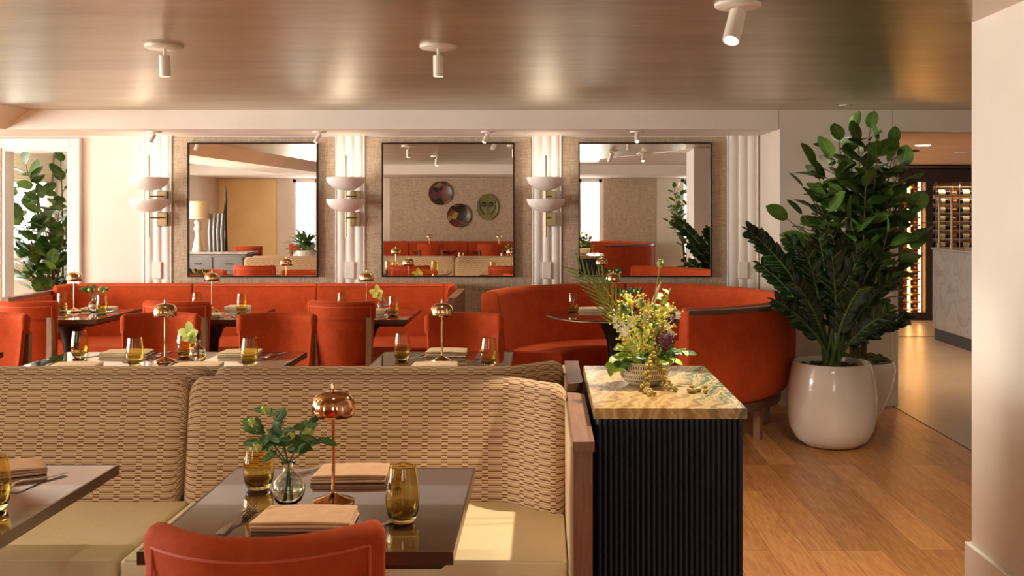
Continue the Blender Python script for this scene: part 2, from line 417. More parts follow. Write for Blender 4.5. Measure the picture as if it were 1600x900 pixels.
def blob(bm, c, r, sub=2, sc=(1, 1, 1)):
    m = Matrix.Translation(Vector(c)) @ Matrix.Diagonal((*sc, 1))
    bmesh.ops.create_icosphere(bm, subdivisions=sub, radius=r, matrix=m)

# ================================================================ ROOM
WB = 8.5; CE = 2.25; BH = 2.104; WF = 7.79
bm = BM(); box(bm, -7, 2.65, -3, WF+3.5, -.1, 0); struct('floor', bm, 'oak_floor')
bm = BM(); box(bm, 2.65, 8, -3, 15.5, -.1, 0.0); o = struct('floor_stone', bm, 'stone'); o.name = 'floor_tiles'
bm = BM(); box(bm, 2.645, 2.653, -3, WF, -.01, .003); struct('trim_1', bm, 'trim_wood')
bm = BM(); box(bm, 2.7, 6, 11.98, 12.0, -.01, .004); struct('trim_2', bm, 'dark_wood')
bm = BM(); box(bm, -7, 5.5, -.4, WF+.05, CE, CE+.1); struct('ceiling', bm, 'gold_ceiling')
# plain ceiling corner on the right, diagonal joint
bm = BM(); vs = [(1.722, 4.112), (1.54, 3.68), (.6, 1.45), (.6, -.4), (5.5, -.4), (5.5, 4.112)]
lo = [bm.verts.new((x, y, CE-.006)) for x, y in vs]; hi = [bm.verts.new((x, y, CE+.001)) for x, y in vs]
bm.faces.new(lo[::-1]); bm.faces.new(hi)
for i in range(6): bm.faces.new([lo[i], lo[(i+1) % 6], hi[(i+1) % 6], hi[i]])
bmesh.ops.recalc_face_normals(bm, faces=bm.faces[:]); struct('ceiling_plain', bm, 'plaster')
# front beam of the recess (soffit)
bm = BM(); box(bm, -7, 1.79, WF, WB+.15, BH, CE+.1, .006, 1); struct('trim_3', bm, 'plaster')
# sloping beam on the left
bm = BM(); vs = [(-3.92, CE), (-4.1, BH), (-4.9, BH), (-4.9, CE)]
a = [bm.verts.new((x, -.4, z)) for x, z in vs]; c = [bm.verts.new((x, WF+.001, z)) for x, z in vs]
bm.faces.new(a); bm.faces.new(c[::-1])
for i in range(4): bm.faces.new([a[i], c[i], c[(i+1) % 4], a[(i+1) % 4]])
bmesh.ops.recalc_face_normals(bm, faces=bm.faces[:]); struct('trim_4', bm, 'plaster_wall')
# back wall (opening to the bay at the left)
bm = BM(); box(bm, -7, -4.49, WB, WB+.12, 0, BH+.1); box(bm, -3.915, 1.80, WB, WB+.12, 0, BH+.1); box(bm, -4.49, -3.915, WB, WB+.12, 2.0, BH+.1); box(bm, -4.49, -3.915, WB, WB+.12, 0, .35)
struct('wall_back', bm, 'plaster')
# front-plane wall to the right of the recess, header over the passage
bm = BM(); box(bm, 1.79, 2.655, WF, WB+.12, 0, CE+.1, .006, 1); box(bm, 2.655, 8, WF, WF+.25, 2.094, CE+.1)
struct('wall_passage', bm, 'plaster_wall')
bm = BM(); box(bm, 2.655, 2.70, WF+.02, WB, 0, 2.094)
struct('trim_5', bm, 'plaster_wall')
# opening frame of the bay
bm = BM()
for x0, x1, z0, z1 in ((-3.915, -3.835, .3, 2.08), (-4.57, -4.49, .3, 2.08), (-4.49, -3.915, 2.0, 2.08)):
    box(bm, x0, x1, WB-.045, WB-.0005, z0, z1, .004, 1)
for x0, x1, z0, z1 in ((-3.945, -3.9155, .3, 1.9995), (-4.4895, -4.46, .3, 1.9995), (-4.46, -3.945, 1.975, 2.0)):
    box(bm, x0, x1, WB-.03, WB+.12, z0, z1, .003, 1)
struct('trim_6', bm, 'trim')
# bay room
bm = BM(); y0 = 9.7
box(bm, -7, -5.4, y0, y0+.1, 0, 2.3); box(bm, -4.64, -3.2, y0, y0+.1, 0, 2.3); box(bm, -5.4, -4.64, y0, y0+.1, 0, 1.11); box(bm, -5.4, -4.64, y0, y0+.1, 2.0, 2.3)
box(bm, -3.3, -3.2, WB+.12, y0, 0, 2.3); box(bm, -7, -3.2, WB+.12, y0+.1, 2.3, 2.4)
struct('wall_bay', bm, 'plaster')
w = bpy.data.objects.new('window_1', None); C.objects.link(w); w['kind'] = 'structure'
bm = BM()
for a in ((-5.42, -4.62, y0-.03, y0+.03, 1.06, 1.12), (-5.42, -4.62, y0-.03, y0+.03, 1.97, 2.02), (-4.70, -4.62, y0-.03, y0+.03, 1.06, 2.0), (-5.42, -5.36, y0-.03, y0+.03, 1.06, 2.0)): box(bm, *a, .004, 1)
obj('window_frame', bm, 'trim', w)
bm = BM(); box(bm, -4.80, -4.775, y0-.01, y0+.02, 1.1, 2.0); obj('mullion', bm, 'dark_wood', w)
bm = BM(); box(bm, -5.36, -4.7, y0+.01, y0+.016, 1.1, 1.98); obj('pane', bm, 'pane', w)
bm = BM(); box(bm, -5.45, -4.58, y0-.12, y0-.02, 1.03, 1.07, .005, 1); obj('window_sill', bm, 'trim', w)
bm = BM()
for k, (za, zb, o_) in enumerate(((1.83, 2.02, 0), (1.79, 1.86, .012), (1.765, 1.82, .022), (1.745, 1.785, .03))): box(bm, -5.42, -4.62, y0-.07-o_, y0-.045, za, zb, .008, 2)
tag(obj('roman_blind', bm, 'blind', smooth=True), 'beige roman blind folded up over the window behind the left plant', 'blind')
# left wall with windows
bm = BM(); edges = [-3, -.4, 1.6, 2.4, 4.4, 5.2, 7.2, 9.8]
for i in range(0, 8, 2): box(bm, -6.8, -6.6, edges[i], edges[i+1], 0, 2.35)
for i in (1, 3, 5): box(bm, -6.8, -6.6, edges[i], edges[i+1], 0, .5); box(bm, -6.8, -6.6, edges[i], edges[i+1], 2.0, 2.35)
struct('wall_left', bm, 'plaster')
for i, k in enumerate((1, 3, 5)):
    w = bpy.data.objects.new('window_%d' % (i+2), None); C.objects.link(w); w['kind'] = 'structure'
    bm = BM(); ya, yb = edges[k], edges[k+1]
    for a in ((ya, ya+.06, .5, 2), (yb-.06, yb, .5, 2), (ya, yb, .5, .56), (ya, yb, 1.94, 2), ((ya+yb)/2-.02, (ya+yb)/2+.02, .5, 2)): box(bm, -6.73, -6.66, a[0], a[1], a[2], a[3])
    obj('window_frame', bm, 'trim', w)
# rear wall
RY = -2.4
bm = BM(); spans = [(-7, -6.2, 1), (-5.0, -3.62, 0), (-3.62, -3.0, 1)]
RW = ((-5.15, -4.25), (-.1, .72), (2.2, 3.0))
for a, c in ((-7, -5.15), (-4.25, -.1), (.72, 2.2), (3.0, 8)): box(bm, a, c, RY-.15, RY, 0, 2.35)
for a, c in RW: box(bm, a, c, RY-.15, RY, 2.06, 2.35); box(bm, a, c, RY-.15, RY, 0, .5)
struct('wall_rear', bm, 'plaster_wall')
bm = BM(); box(bm, -6.55, -5.45, RY, RY+.02, 0, 2.05); struct('trim_7', bm, 'yellow')
for i, (a, c) in enumerate(RW):
    w = bpy.data.objects.new('window_%d' % (i+5), None); C.objects.link(w); w['kind'] = 'structure'
    bm = BM()
    for q in ((a, a+.06, .5, 2.06), (c-.06, c, .5, 2.06), (a, c, .5, .56), (a, c, 2.0, 2.06), ((a+c)/2-.02, (a+c)/2+.02, .5, 2.06)): box(bm, q[0], q[1], RY-.1, RY-.04, q[2], q[3])
    obj('window_frame', bm, 'trim', w)
bm = BM(); box(bm, -3.3, -.14, RY, RY+.02, 0, 2.07); box(bm, .75, 1.72, RY, RY+.02, 0, 2.07); struct('trim_8', bm, 'grass')
bm = BM(); box(bm, -7, 8, RY+.001, -.401, 2.08, 2.4); struct('ceiling_rear', bm, 'plaster')
# right wall (near the camera) and its baseboard
bm = BM(); box(bm, 1.715, 2.5, 3.25, 4.11, 0, CE+.1, .004, 1); struct('wall_right', bm, 'plaster')
bm = BM(); box(bm, 1.695, 1.715, 3.23, 4.13, 0, .158, .003, 1); box(bm, 1.7155, 2.5, 4.11, 4.13, 0, .158, .003, 1); struct('baseboard_right', bm, 'trim')
bm = BM(); box(bm, 1.78, 2.66, WF-.015, WF, 0, .02); struct('baseboard_back', bm, 'plaster_wall')
# far right shell
bm = BM(); box(bm, 5.5, 5.7, -.4, 9, 0, 2.4); struct('wall_far_right', bm, 'plaster')
# passage beyond
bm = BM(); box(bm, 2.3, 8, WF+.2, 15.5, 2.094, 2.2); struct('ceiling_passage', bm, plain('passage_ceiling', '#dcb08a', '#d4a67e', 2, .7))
bm = BM(); box(bm, 2.3, 8, 14.9, 15.0, 0, 2.2); struct('wall_far', bm, 'dark_wood')
bm = BM(); box(bm, 7.6, 7.7, 8, 15, 0, 2.2); struct('wall_side_far', bm, 'plaster_wall')
# grasscloth panels
def grass(n, x0, x1):
    bm = BM(); box(bm, x0, x1, WB-.012, WB, 0, BH-.012, .003, 1); struct('trim_%d' % n, bm, 'grass')
grass(9, -3.075, -1.735); grass(10, -1.475, -.105); grass(11, .152, 1.51)
# fluted pilasters
def pilaster(n, x0, x1):
    bm = BM(); w = x1-x0; pts = [(0, 0), (0, .02), (.008, .026), (.016, .02)]
    k = 3; m = .018; rw = (w-2*m-.012*(k-1))/k
    for i in range(k):
        a = m+i*(rw+.012)
        for j in range(9):
            t = j/8; pts.append((a+rw*t, .018+.013*sin(pi*t)**.6))
    pts += [(w-.016, .02), (w-.008, .026), (w, .02), (w, 0)]
    lo = [bm.verts.new((x0+x, WB-y, 0)) for x, y in pts]; hi = [bm.verts.new((x0+x, WB-y, BH)) for x, y in pts]
    for i in range(len(pts)-1): bm.faces.new([lo[i], lo[i+1], hi[i+1], hi[i]])
    bm.faces.new(hi); bm.faces.new(lo[::-1]); bmesh.ops.recalc_face_normals(bm, faces=bm.faces[:])
    cxm = (x0+x1)/2; box(bm, cxm-.037, cxm+.037, WB-.047, WB-.01, .92, 1.06, .004, 1)
    struct('trim_%d' % n, bm, 'trim', smooth=True)
pilaster(12, -3.32, -3.08); pilaster(13, -1.73, -1.48); pilaster(14, -.1, .148); pilaster(15, 1.515, 1.775)

# ================================================================ MIRRORS, SCONCES
def mirror(x0, x1, label):
    t = thing('wall_mirror', label, 'mirror', ((x0+x1)/2, WB-.023, .935), radians(-1), 'dark framed square mirrors on the back wall')
    w = (x1-x0)/2; H = 1.11; bm = BM(); f = .011
    for a in ((-w, -w+f, 0, H), (w-f, w, 0, H), (-w+f, w-f, 0, f), (-w+f, w-f, H-f, H)): box(bm, a[0], a[1], -.035, 0, a[2], a[3], .002, 1)
    obj('frame', bm, 'frame_dark', t)
    bm = BM(); box(bm, -w+f, w-f, -.02, -.004, f, H-f); obj('mirror_glass', bm, 'mirror', t)
mirror(-2.945, -1.864, 'square dark-framed mirror at the left, reflecting a yellow wall')
mirror(-1.34, -.243, 'square dark-framed mirror in the middle, reflecting three painted plates')
mirror(.285, 1.384, 'square dark-framed mirror at the right, above the round booth')
def sconce(x, label, first=[None]):
    if first[0]: return dup(first[0], (x, 8.27, 1.27), 0, label, 'double bowl wall sconces')
    t = first[0] = thing('wall_sconce', label, 'wall sconce', (x, 8.27, 1.27), 0, 'double bowl wall sconces')
    for z in (.20, .375):
        bm = BM(); prof = []
        for k in range(9): a = k/8*pi/2; prof.append((.155*sin(a)+.001, .105*(1-cos(a))))
        prof += [(.152, .108)] + [(max(.150*sin(k/8*pi/2), 0), .105*(1-cos(k/8*pi/2))+.005) for k in range(7, -1, -1)]
        lathe(bm, prof, (0, 0, z), 40); obj('bowl_shade', bm, 'opal', t, True)
        bm = BM(); tube(bm, [(0, 0, z-.045), (.045, .10, z-.045), (.045, .17, z-.045)], .006); box(bm, .005, .085, .16, .205, z-.115, z-.0, .004, 1); obj('bracket', bm, 'brass', t, True)
    bm = BM(); tube(bm, [(0, 0, 0), (0, 0, .66)], .0065, 10); obj('rod', bm, 'brass', t, True)
    return t
for x, l in ((-3.19, 'double white bowl wall sconce left of the left mirror'), (-1.60, 'double white bowl wall sconce between the left and middle mirrors'), (.015, 'double white bowl wall sconce between the middle and right mirrors')):
    sconce(x, l)
    lamp('sconce_bulb', 'POINT', (x, 8.27, 1.27+.56), 1.7, (1, .87, .72), rad=.03)

# ================================================================ CEILING SPOTS
def spot(x, y, z, aim, label, power, ang=50, size=1.0, rod=.03, color=(1, .87, .70), group=None, blend=.5, canopy=.085):
    t = thing('track_spotlight', label, 'ceiling spotlight', (x, y, z), 0, group)
    bm = BM(); lathe(bm, [(0, 0), (canopy, 0), (canopy, -.010), (canopy*.92, -.014), (0, -.014)], (0, 0, 0), 32); obj('canopy', bm, 'white_metal', t, True)
    d = (Vector(aim)-Vector((x, y, z))).normalized(); q = d.to_track_quat('-Z', 'Y').to_matrix().to_4x4()
    piv = Vector((0, 0, -.014-rod))
    bm = BM(); tube(bm, [(0, 0, -.01), piv + d*.01], .007); obj('stem', bm, 'white_metal', t, True)
    L = .085*size; R = .021*size; top = Matrix.Translation(piv) @ q
    bm = BM(); lathe(bm, [(0, 0), (R, 0), (R, -L), (R*.85, -L), (R*.8, -L+.01), (0, -L+.01)], (0, 0, 0), 28, top); obj('lamp_head', bm, 'white_metal', t, True)
    bm = BM(); lathe(bm, [(0, -L+.008), (R*.75, -L+.008), (R*.75, -L+.0115), (0, -L+.0115)], (0, 0, 0), 24, top); obj('lens', bm, 'lens', t)
    lp = Vector((x, y, z)) + piv + d*(L+.006)
    if power: lamp('spot_beam', 'SPOT', lp, power, color, Vector(lp)+d, spot=ang, blend=blend, rad=.02)
G1 = 'spotlights under the beam in front of the mirrors'
spot(-1.75, 4.72, CE, (-1.72, 4.9, 0), 'white cylinder spotlight on the golden ceiling at the left', 45, 85, 1.15)
spot(-.487, 4.72, CE, (-.48, 4.85, 0), 'white cylinder spotlight in the middle of the golden ceiling', 45, 85, 1.15)
spot(.71, 3.75, CE-.0, (.15, 2.9, .5), 'large white spotlight tilted on its canopy at the top right', 130, 62, 1.5, .02, blend=.15)
for x, l, ax in ((-3.04, 'small white spotlight under the beam above the left pilaster', -3.3), (-1.75, 'small white spotlight under the beam at the right corner of the left mirror', -2.0), (-.44, 'small white spotlight under the beam near the middle mirror', -.7), (.724, 'small lit white spotlight under the beam above the right mirror', .69)):
    spot(x, 7.99, BH, (ax-.25 if ax < .6 else ax, 7.2 if ax > .6 else 7.6, 1.0), l, 16 if x < -3 else 42, 100, .85, .012, group=None, canopy=.055)
bm = BM(); lathe(bm, [(0, 0), (.04, 0), (.055, -.004), (.055, 0.0), (0, 0)], (2.2, 7.45, CE), 28)
tag(obj('recessed_downlight', bm, 'white_metal', smooth=True), 'small recessed round downlight in the golden ceiling above the tall plant', 'downlight')
for x, y in ((3.55, 9.6), (4.4, 10.8)):
    bm = BM(); lathe(bm, [(0, -.001), (.05, -.001), (.065, -.005), (.065, 0.0), (0, 0)], (x, y, 2.094), 24)
    tag(obj('recessed_downlight', bm, 'lens' if y < 10 else 'white_metal', smooth=True), 'lit recessed downlight in the passage ceiling' if y < 10 else 'second recessed downlight deeper in the passage ceiling', 'downlight')
lamp('downlight_beam', 'SPOT', (2.2, 7.45, CE-.01), 4, (1, .84, .62), (2.2, 7.45, 0), spot=100, blend=.8)
spot(1.15, 3.0, CE, (1.12, 4.95, 0), 'white cylinder ceiling spotlight above the view, added to light the aisle floor', 165, 52, 1.0, blend=.6)  # extra fixture, added out of view to brighten the aisle floor
spot(-1.75, 2.3, CE, (-1.7, 2.9, 0), 'white cylinder ceiling spotlight above the view, added to brighten the foreground banquette', 26, 100, 1.15, blend=.8)  # added above the view to lift the banquette seat and back
spot(-.45, 2.3, CE, (-.45, 2.9, 0), 'white cylinder ceiling spotlight above the view, added to brighten the near table', 14, 95, 1.15, blend=.8)  # another added fixture above the view, weak light for the near table
lamp('passage_light', 'SPOT', (3.9, 9.2, 2.08), 130, (1, .7, .42), (3.9, 9.2, 0), spot=130, blend=.8, rad=.06)
lamp('passage_light', 'SPOT', (4.2, 12.9, 2.08), 60, (1, .68, .4), (4.2, 12.9, 0), spot=120, blend=.8, rad=.06)

# ================================================================ FURNITURE
def rounded_section(f0, f1, b1, b0, z0, z1, r=.035, k=5):
    """section: front bottom f0, front top f1 (n), back top b1, back bottom b0"""
    s = [(b0, z0)]; s += [(b0+(b1-b0)*t, z0+(z1-r-z0)*t) for t in (.33, .66, 1)]
    cw = (f1-b1)/2; r2 = min(r, cw)
    for i in range(1, k+1): a = pi/2*i/k; s.append((b1+r2*(1-cos(a)), z1-r+r*sin(a)))
    for i in range(0, k): a = pi/2*(1-i/k); s.append((f1-r2*(1-cos(a)), z1-r+r*sin(a)))
    s += [(f1+(f0-f1)*t, z1-r+(z0-z1+r)*t) for t in (0, .2, .4, .6, .8, 1)]
    return s
def line(x0, x1, y, n, nv):
    P = [(x0+(x1-x0)*i/n, y) for i in range(n+1)]; return P, [nv]*(n+1)

# ---- beige back-to-back banquettes
def beige(name, label, yc, sgn, seat_y0, seat_y1, arm_y0, arm_y1, arm_x, zt=.89):
    t = thing(name, label, 'banquette', (0, yc, 0))
    sec = rounded_section(.19, .105, .0, .0, .44, zt, .06, 6)
    def bend(x): # forward shift at the right end
        if x < -.16: return 0
        q = min(1, (x+.16)/.22); return .145*(q*q*(3-2*q))
    for x0, x1 in ((-3.95, -2.625), (-2.615, -1.285), (-1.277, .079)):
        n = 40; P = [(x0+(x1-x0)*i/n, -sgn*bend(x0+(x1-x0)*i/n)) for i in range(n+1)]
        N = [(0, -sgn)]*(n+1)
        bm = BM(); sweep(bm, P, N, sec, .045, u0=x0); obj('back_cushion', bm, 'woven', t, True, ang=60)
    for x0, x1 in ((-2.9, -1.255), (-1.245, .070)):
        bm = BM(); ya, yb = sorted((seat_y0-yc, seat_y1-yc)); box(bm, x0, x1, ya, yb, .33, .47, .014, 3)
        o = obj('seat_cushion', bm, 'leather', t, True)
        bm = BM(); fr = seat_y0-yc
        tube(bm, [(x0+.015, ya+.006, .466), (x1-.015, ya+.006, .466)], .0035, 6); obj('seam', bm, 'leather', o, True)
    bm = BM(); ya, yb = sorted((seat_y0-yc+sgn*.04, 0.0)); box(bm, -3.9, .075, ya, yb, .0, .33); obj('base', bm, 'table_under', t)
    bm = BM(); ya, yb = sorted((-.0*sgn, -sgn*.10)); box(bm, -3.9, .07, ya, yb, .3, .6); obj('back_panel', bm, 'table_under', t)
    # arm: plan outline, rounded at the end that joins the back
    x0, x1 = arm_x; ya, yb = arm_y0-yc, arm_y1-yc
    def prism(bm, x0, x1, z0, z1, g=0):
        pts = [(x0, ya-sgn*g), (x1, ya-sgn*g)]
        R = .055
        ccx, ccy = x1-R, yb-sgn*R
        for i in range(7):
            a = pi/2*i/6; pts.append((ccx+R*cos(a), ccy+sgn*R*sin(a)))
        pts.append((x0, yb))
        lo = [bm.verts.new((x, y, z0)) for x, y in pts]; hi = [bm.verts.new((x, y, z1)) for x, y in pts]
        bm.faces.new(lo); bm.faces.new(hi)
        for i in range(len(pts)): j = (i+1) % len(pts); bm.faces.new([lo[i], lo[j], hi[j], hi[i]])
        bmesh.ops.recalc_face_normals(bm, faces=bm.faces[:])
    bm = BM(); prism(bm, x0+.004, x1-.001, 0, .822); a_ = obj('arm_panel', bm, 'arm_wood', t)
    bm = BM(); prism(bm, x0, x1+.004, .822, .85, .006); obj('arm_cap', bm, 'arm_wood', t)
    bm = BM(); ya2, yb2 = sorted((ya+sgn*.01, yb-sgn*.05)); box(bm, x0-.009, x0+.004, ya2, yb2, .05, .835, .004, 2); obj('arm_lining', bm, 'woven', t)
    return t
beige('woven_banquette', 'beige woven banquette with cream leather seat and wooden arm facing the near tables', 3.78, 1, 3.0, 3.62, 2.86, 3.62, (.081, .137))
beige('woven_banquette', 'beige woven banquette turned away, back to back with the near one', 3.915, -1, 4.60, 4.07, 4.37, 3.80, (.088, .142))

# ---- side cabinet
t = thing('service_cabinet', 'dark fluted cabinet with a green and honey onyx top', 'cabinet', (.38, 3.495, 0))
bm = BM(); box(bm, -.215, .215, -.395, .40, .0, .866); obj('body', bm, 'navy', t)
bm = BM(); n = 27
pts = []
for i in range(n):
    a = -.22+.44*i/n; w_ = .44/n
    for j in range(6): q = j/6; pts.append((a+w_*q, -.405-.007*sin(pi*q)**.6))
pts.append((.22, -.405))
lo = [bm.verts.new((x, y, .03)) for x, y in pts]; hi = [bm.verts.new((x, y, .866)) for x, y in pts]
for i in range(len(pts)-1): bm.faces.new([lo[i], lo[i+1], hi[i+1], hi[i]])
obj('fluted_front', bm, 'navy', t, True, ang=50)
for sx_ in (-1, 1):
    bm = BM(); 
    for i in range(46):
        y_ = -.395+.8*(i+.5)/46; tube(bm, [(sx_*.216, y_, .03), (sx_*.216, y_, .866)], .0075, 6)
    obj('fluted_side', bm, 'navy', t, True)
bm = BM(); box(bm, -.2305, .2315, -.415, .415, .866, .9, .003, 2); obj('onyx_top', bm, 'onyx', t)

# ---- tables
def tabletop(t, w, d, z=.75):
    bm = BM(); box(bm, -w/2+.006, w/2-.006, -d/2+.006, d/2-.006, z-.02, z, .0); obj('tabletop', bm, 'table', t)
    bm = BM()
    for a in ((-w/2, -w/2+.006, -d/2, d/2), (w/2-.006, w/2, -d/2, d/2), (-w/2+.006, w/2-.006, -d/2, -d/2+.006), (-w/2+.006, w/2-.006, d/2-.006, d/2)): box(bm, *a, z-.028, z+.0006)
    obj('edge_band', bm, 'table_edge', t)
    bm = BM(); t2 = bmesh.new(); bmesh.ops.create_cube(t2, size=1)
    for v in t2.verts:
        s_ = 1 if v.co.z > 0 else .93; v.co = Vector((v.co.x*(w-.012)*s_, v.co.y*(d-.012)*s_, z-.034+v.co.z*.028))
    merge(bm, t2); obj('underframe', bm, 'table_under', t)
def pedestal(t, x=0, y=0, z=.7):
    bm = BM(); lathe(bm, [(0, .0), (.20, 0), (.20, .012), (.12, .03), (.06, .08), (.045, .2), (.043, .45), (.055, .56), (.085, .64), (.13, z-.012), (.15, z), (0, z)], (x, y, 0), 36)
    obj('pedestal', bm, 'pedestal', t, True)
def table(name, label, x0, x1, y0, y1, peds=1):
    t = thing(name, label, 'table', ((x0+x1)/2, (y0+y1)/2, 0)); tabletop(t, x1-x0, y1-y0)
    if peds == 1: pedestal(t)
    else: pedestal(t, -.32); pedestal(t, .32)
    return t
table('dining_table', 'dark glossy square table in the foreground with a copper lamp on it', -.889, -.198, 2.235, 2.963)
table('dining_table', 'dark glossy table cut off at the left edge of the foreground', -1.935, -1.245, 2.25, 3.0)
table('dining_table', 'wide dark table set for four just behind the left of the beige banquettes', -2.49, -1.24, 4.62, 5.36, 2)
table('dining_table', 'dark two-seat table behind the beige banquettes with one lamp', -.834, -.157, 4.62, 5.36)
table('dining_table', 'dark table tucked at the left edge behind the beige banquettes', -3.75, -2.83, 4.62, 5.36)
table('dining_table', 'dark table at the left end of the long orange banquette, under a bud vase', -3.72, -3.02, 6.90, 7.69)
table('dining_table', 'dark table at the middle of the long orange banquette', -2.72, -2.02, 6.90, 7.69)
table('dining_table', 'dark table at the right end of the long orange banquette', -1.62, -.92, 6.90, 7.69)
t = thing('round_table', 'round dark table inside the curved orange booth', 'table', (.50, 7.27, 0))
bm = BM(); lathe(bm, [(0, .729), (.40, .729), (.476, .737), (.476, .742), (.472, .745), (.466, .75), (0, .75)], (0, 0, 0), 64); obj('tabletop', bm, 'table', t, True, ang=30)
bm = BM(); lathe(bm, [(.477, .738), (.484, .739), (.484, .745), (.477, .7465)], (0, 0, 0), 64); obj('edge_band', bm, 'brass', t, True)
pedestal(t, z=.729)

# ---- chairs (local +Y is the way the sitter faces)
def chair(label, loc, rz, first=[None]):
    if first[0]: return dup(first[0], loc, rz, label)
    t = first[0] = thing('dining_chair', label, 'chair', loc, rz)
    def bpath(w, y, n=16, sag=.12): return [(-w+2*w*i/n, y+sag*((-1+2*i/n)**2)*(w/.222)**2) for i in range(n+1)], [(-.75*(-1+2*i/n)*w/.222, 1) for i in range(n+1)]
    P, N = bpath(.222, -.235)
    sec = [(.0, .775), (.004, .80), (-.003, .855), (.000, .875), (.012, .888), (.03, .893), (.046, .887), (.056, .872), (.058, .85), (.055, .775)]
    sec = [(n-.03, z) for n, z in sec]
    bm = BM(); sweep(bm, P, N, sec, .024); obj('backrest_top', bm, 'velvet', t, True, ang=60)
    P, N = bpath(.172, -.226)
    sec = [(.035, .40), (.015, .55), (-.012, .70), (-.024, .80), (.0, .83), (.015, .80), (.022, .70), (.04, .55), (.06, .40)]
    bm = BM(); sweep(bm, P, N, sec, .012); obj('back_panel', bm, 'velvet', t, True, ang=60)
    P, N = bpath(.219, -.232)
    sec = [(.045, .42), (.022, .60), (.004, .74), (.002, .80), (.022, .80), (.030, .72), (.05, .58), (.08, .42)]
    bm = BM(); sweep(bm, P, N, sec, .010); obj('backrest', bm, 'velvet', t, True, ang=60)
    P, N = bpath(.216, -.235); P = [tuple(Vector(p)+Vector(n_).normalized()*-.0325) for p, n_ in zip(P, N)][1:-1]
    bm = BM(); tube(bm, [(p[0], p[1], .857) for p in P], .0028, 6); tube(bm, [(P[0][0], P[0][1], .857), (P[0][0], P[0][1]+.002, .785)], .003, 6); tube(bm, [(P[-1][0], P[-1][1], .857), (P[-1][0], P[-1][1]+.002, .785)], .003, 6)
    obj('piping', bm, 'piping', t, True)
    bm = BM(); box(bm, -.225, .225, -.20, .27, .36, .465, .03, 4); obj('seat', bm, 'velvet', t, True)
    bm = BM(); box(bm, -.215, .215, -.19, .255, .32, .362, .006, 1); obj('seat_frame', bm, 'post_wood', t)
    for s_ in (-1, 1):
        bm = BM(); pr = [(s_*.195, -.215, 0, .017, .02), (s_*.197, -.175, .36, .019, .024), (s_*.197, -.168, .60, .018, .024), (s_*.199, -.178, .785, .016, .020)]
        rings = [[bm.verts.new((x+dx*a, y+dy*c, z)) for dx, dy in ((-1, -1), (1, -1), (1, 1), (-1, 1))] for x, y, z, a, c in pr]
        for r0, r1 in zip(rings, rings[1:]):
            for k in range(4): bm.faces.new([r0[k], r0[(k+1) % 4], r1[(k+1) % 4], r1[k]])
        bm.faces.new(rings[0][::-1]); bm.faces.new(rings[-1]); bmesh.ops.recalc_face_normals(bm, faces=bm.faces[:])
        obj('rear_post', bm, 'post_wood', t)
        bm = BM(); tube(bm, [(s_*.19, .23, .33), (s_*.19, .235, 0)], [.02, .013], 4); obj('leg', bm, 'post_wood', t)
    return t
FACE = pi
chair('orange velvet chair in the foreground, back to the viewer, pushed up to the near table', (-.545, 2.125, 0), radians(2))
for x, l in ((-3.2, 'orange chair cut off at the left edge, backed against the table row behind the banquettes'), (-2.21, 'orange chair behind the left half of the wide table, facing the viewer'), (-1.536, 'orange chair behind the right half of the wide table, facing the viewer'), (-.465, 'orange chair behind the two-seat table, facing the viewer')):
    chair(l, (x, 5.78, 0), FACE+radians(random.Random(l).uniform(-3, 3)))
for x, l, a in ((-3.43, 'tall-backed orange chair with wood sides at the left end table of the long banquette', -4), (-2.42, 'orange chair facing away at the middle table of the long banquette', -4), (-1.33, 'orange chair facing away with wood side posts at the right table of the long banquette', -5)):
    chair(l, (x, 6.92, 0), radians(a))

# ---- long orange banquette
t = thing('orange_banquette', 'long orange velvet banquette along the wall under the left and middle mirrors', 'banquette', (0, 8.38, 0))
sec = rounded_section(.12, .06, -.03, -.03, .44, .89, .03, 5)
for x0, x1 in ((-3.80, -2.862), (-2.856, -1.852), (-1.846, -.81)):
    P, N = line(x0, x1, 0, 24, (0, -1)); bm = BM(); sweep(bm, P, N, sec, .02); obj('back_cushion', bm, 'velvet', t, True, ang=60)
    bm = BM(); tube(bm, [(x0+.02, -.06, .874), (x1-.02, -.06, .874)], .004, 6); obj('piping', bm, 'piping', t, True)
for s_, xe in ((1, -.81), (-1, -3.80)):
    P = []; N = []
    for i in range(11):
        a = pi/2*i/10; P.append((xe+s_*.10*sin(a), -.0-.10*(1-cos(a)))); N.append((-s_*sin(a)*.8, -1+.5*sin(a)))
    P.append((xe+s_*.10, -.25)); N.append(N[-1])
    bm = BM(); sweep(bm, P, N, rounded_section(.12, .06, -.01, -.01, .44, .89, .03, 5), .02); obj('corner_cushion', bm, 'velvet', t, True, ang=60)
    xa = -.705 if s_ > 0 else -3.97
    bm = BM(); box(bm, xa, xa+.062, -.90, -.02, 0, .85, .004, 1); obj('wooden_arm', bm, 'arm_wood', t)
    xi = xa-.02 if s_ > 0 else xa+.062
    bm = BM(); box(bm, xi, xi+.02, -.86, -.05, .3, .82, .006, 2); obj('arm_lining', bm, 'velvet', t)
for x0, x1 in ((-3.88, -2.862), (-2.856, -1.852), (-1.846, -.73)):
    bm = BM(); box(bm, x0, x1, -.76, -.07, .37, .47, .02, 4); obj('seat_cushion', bm, 'velvet', t, True)
bm = BM(); box(bm, -3.88, -.73, -.72, -.0, .05, .37); obj('base', bm, 'velvet', t)

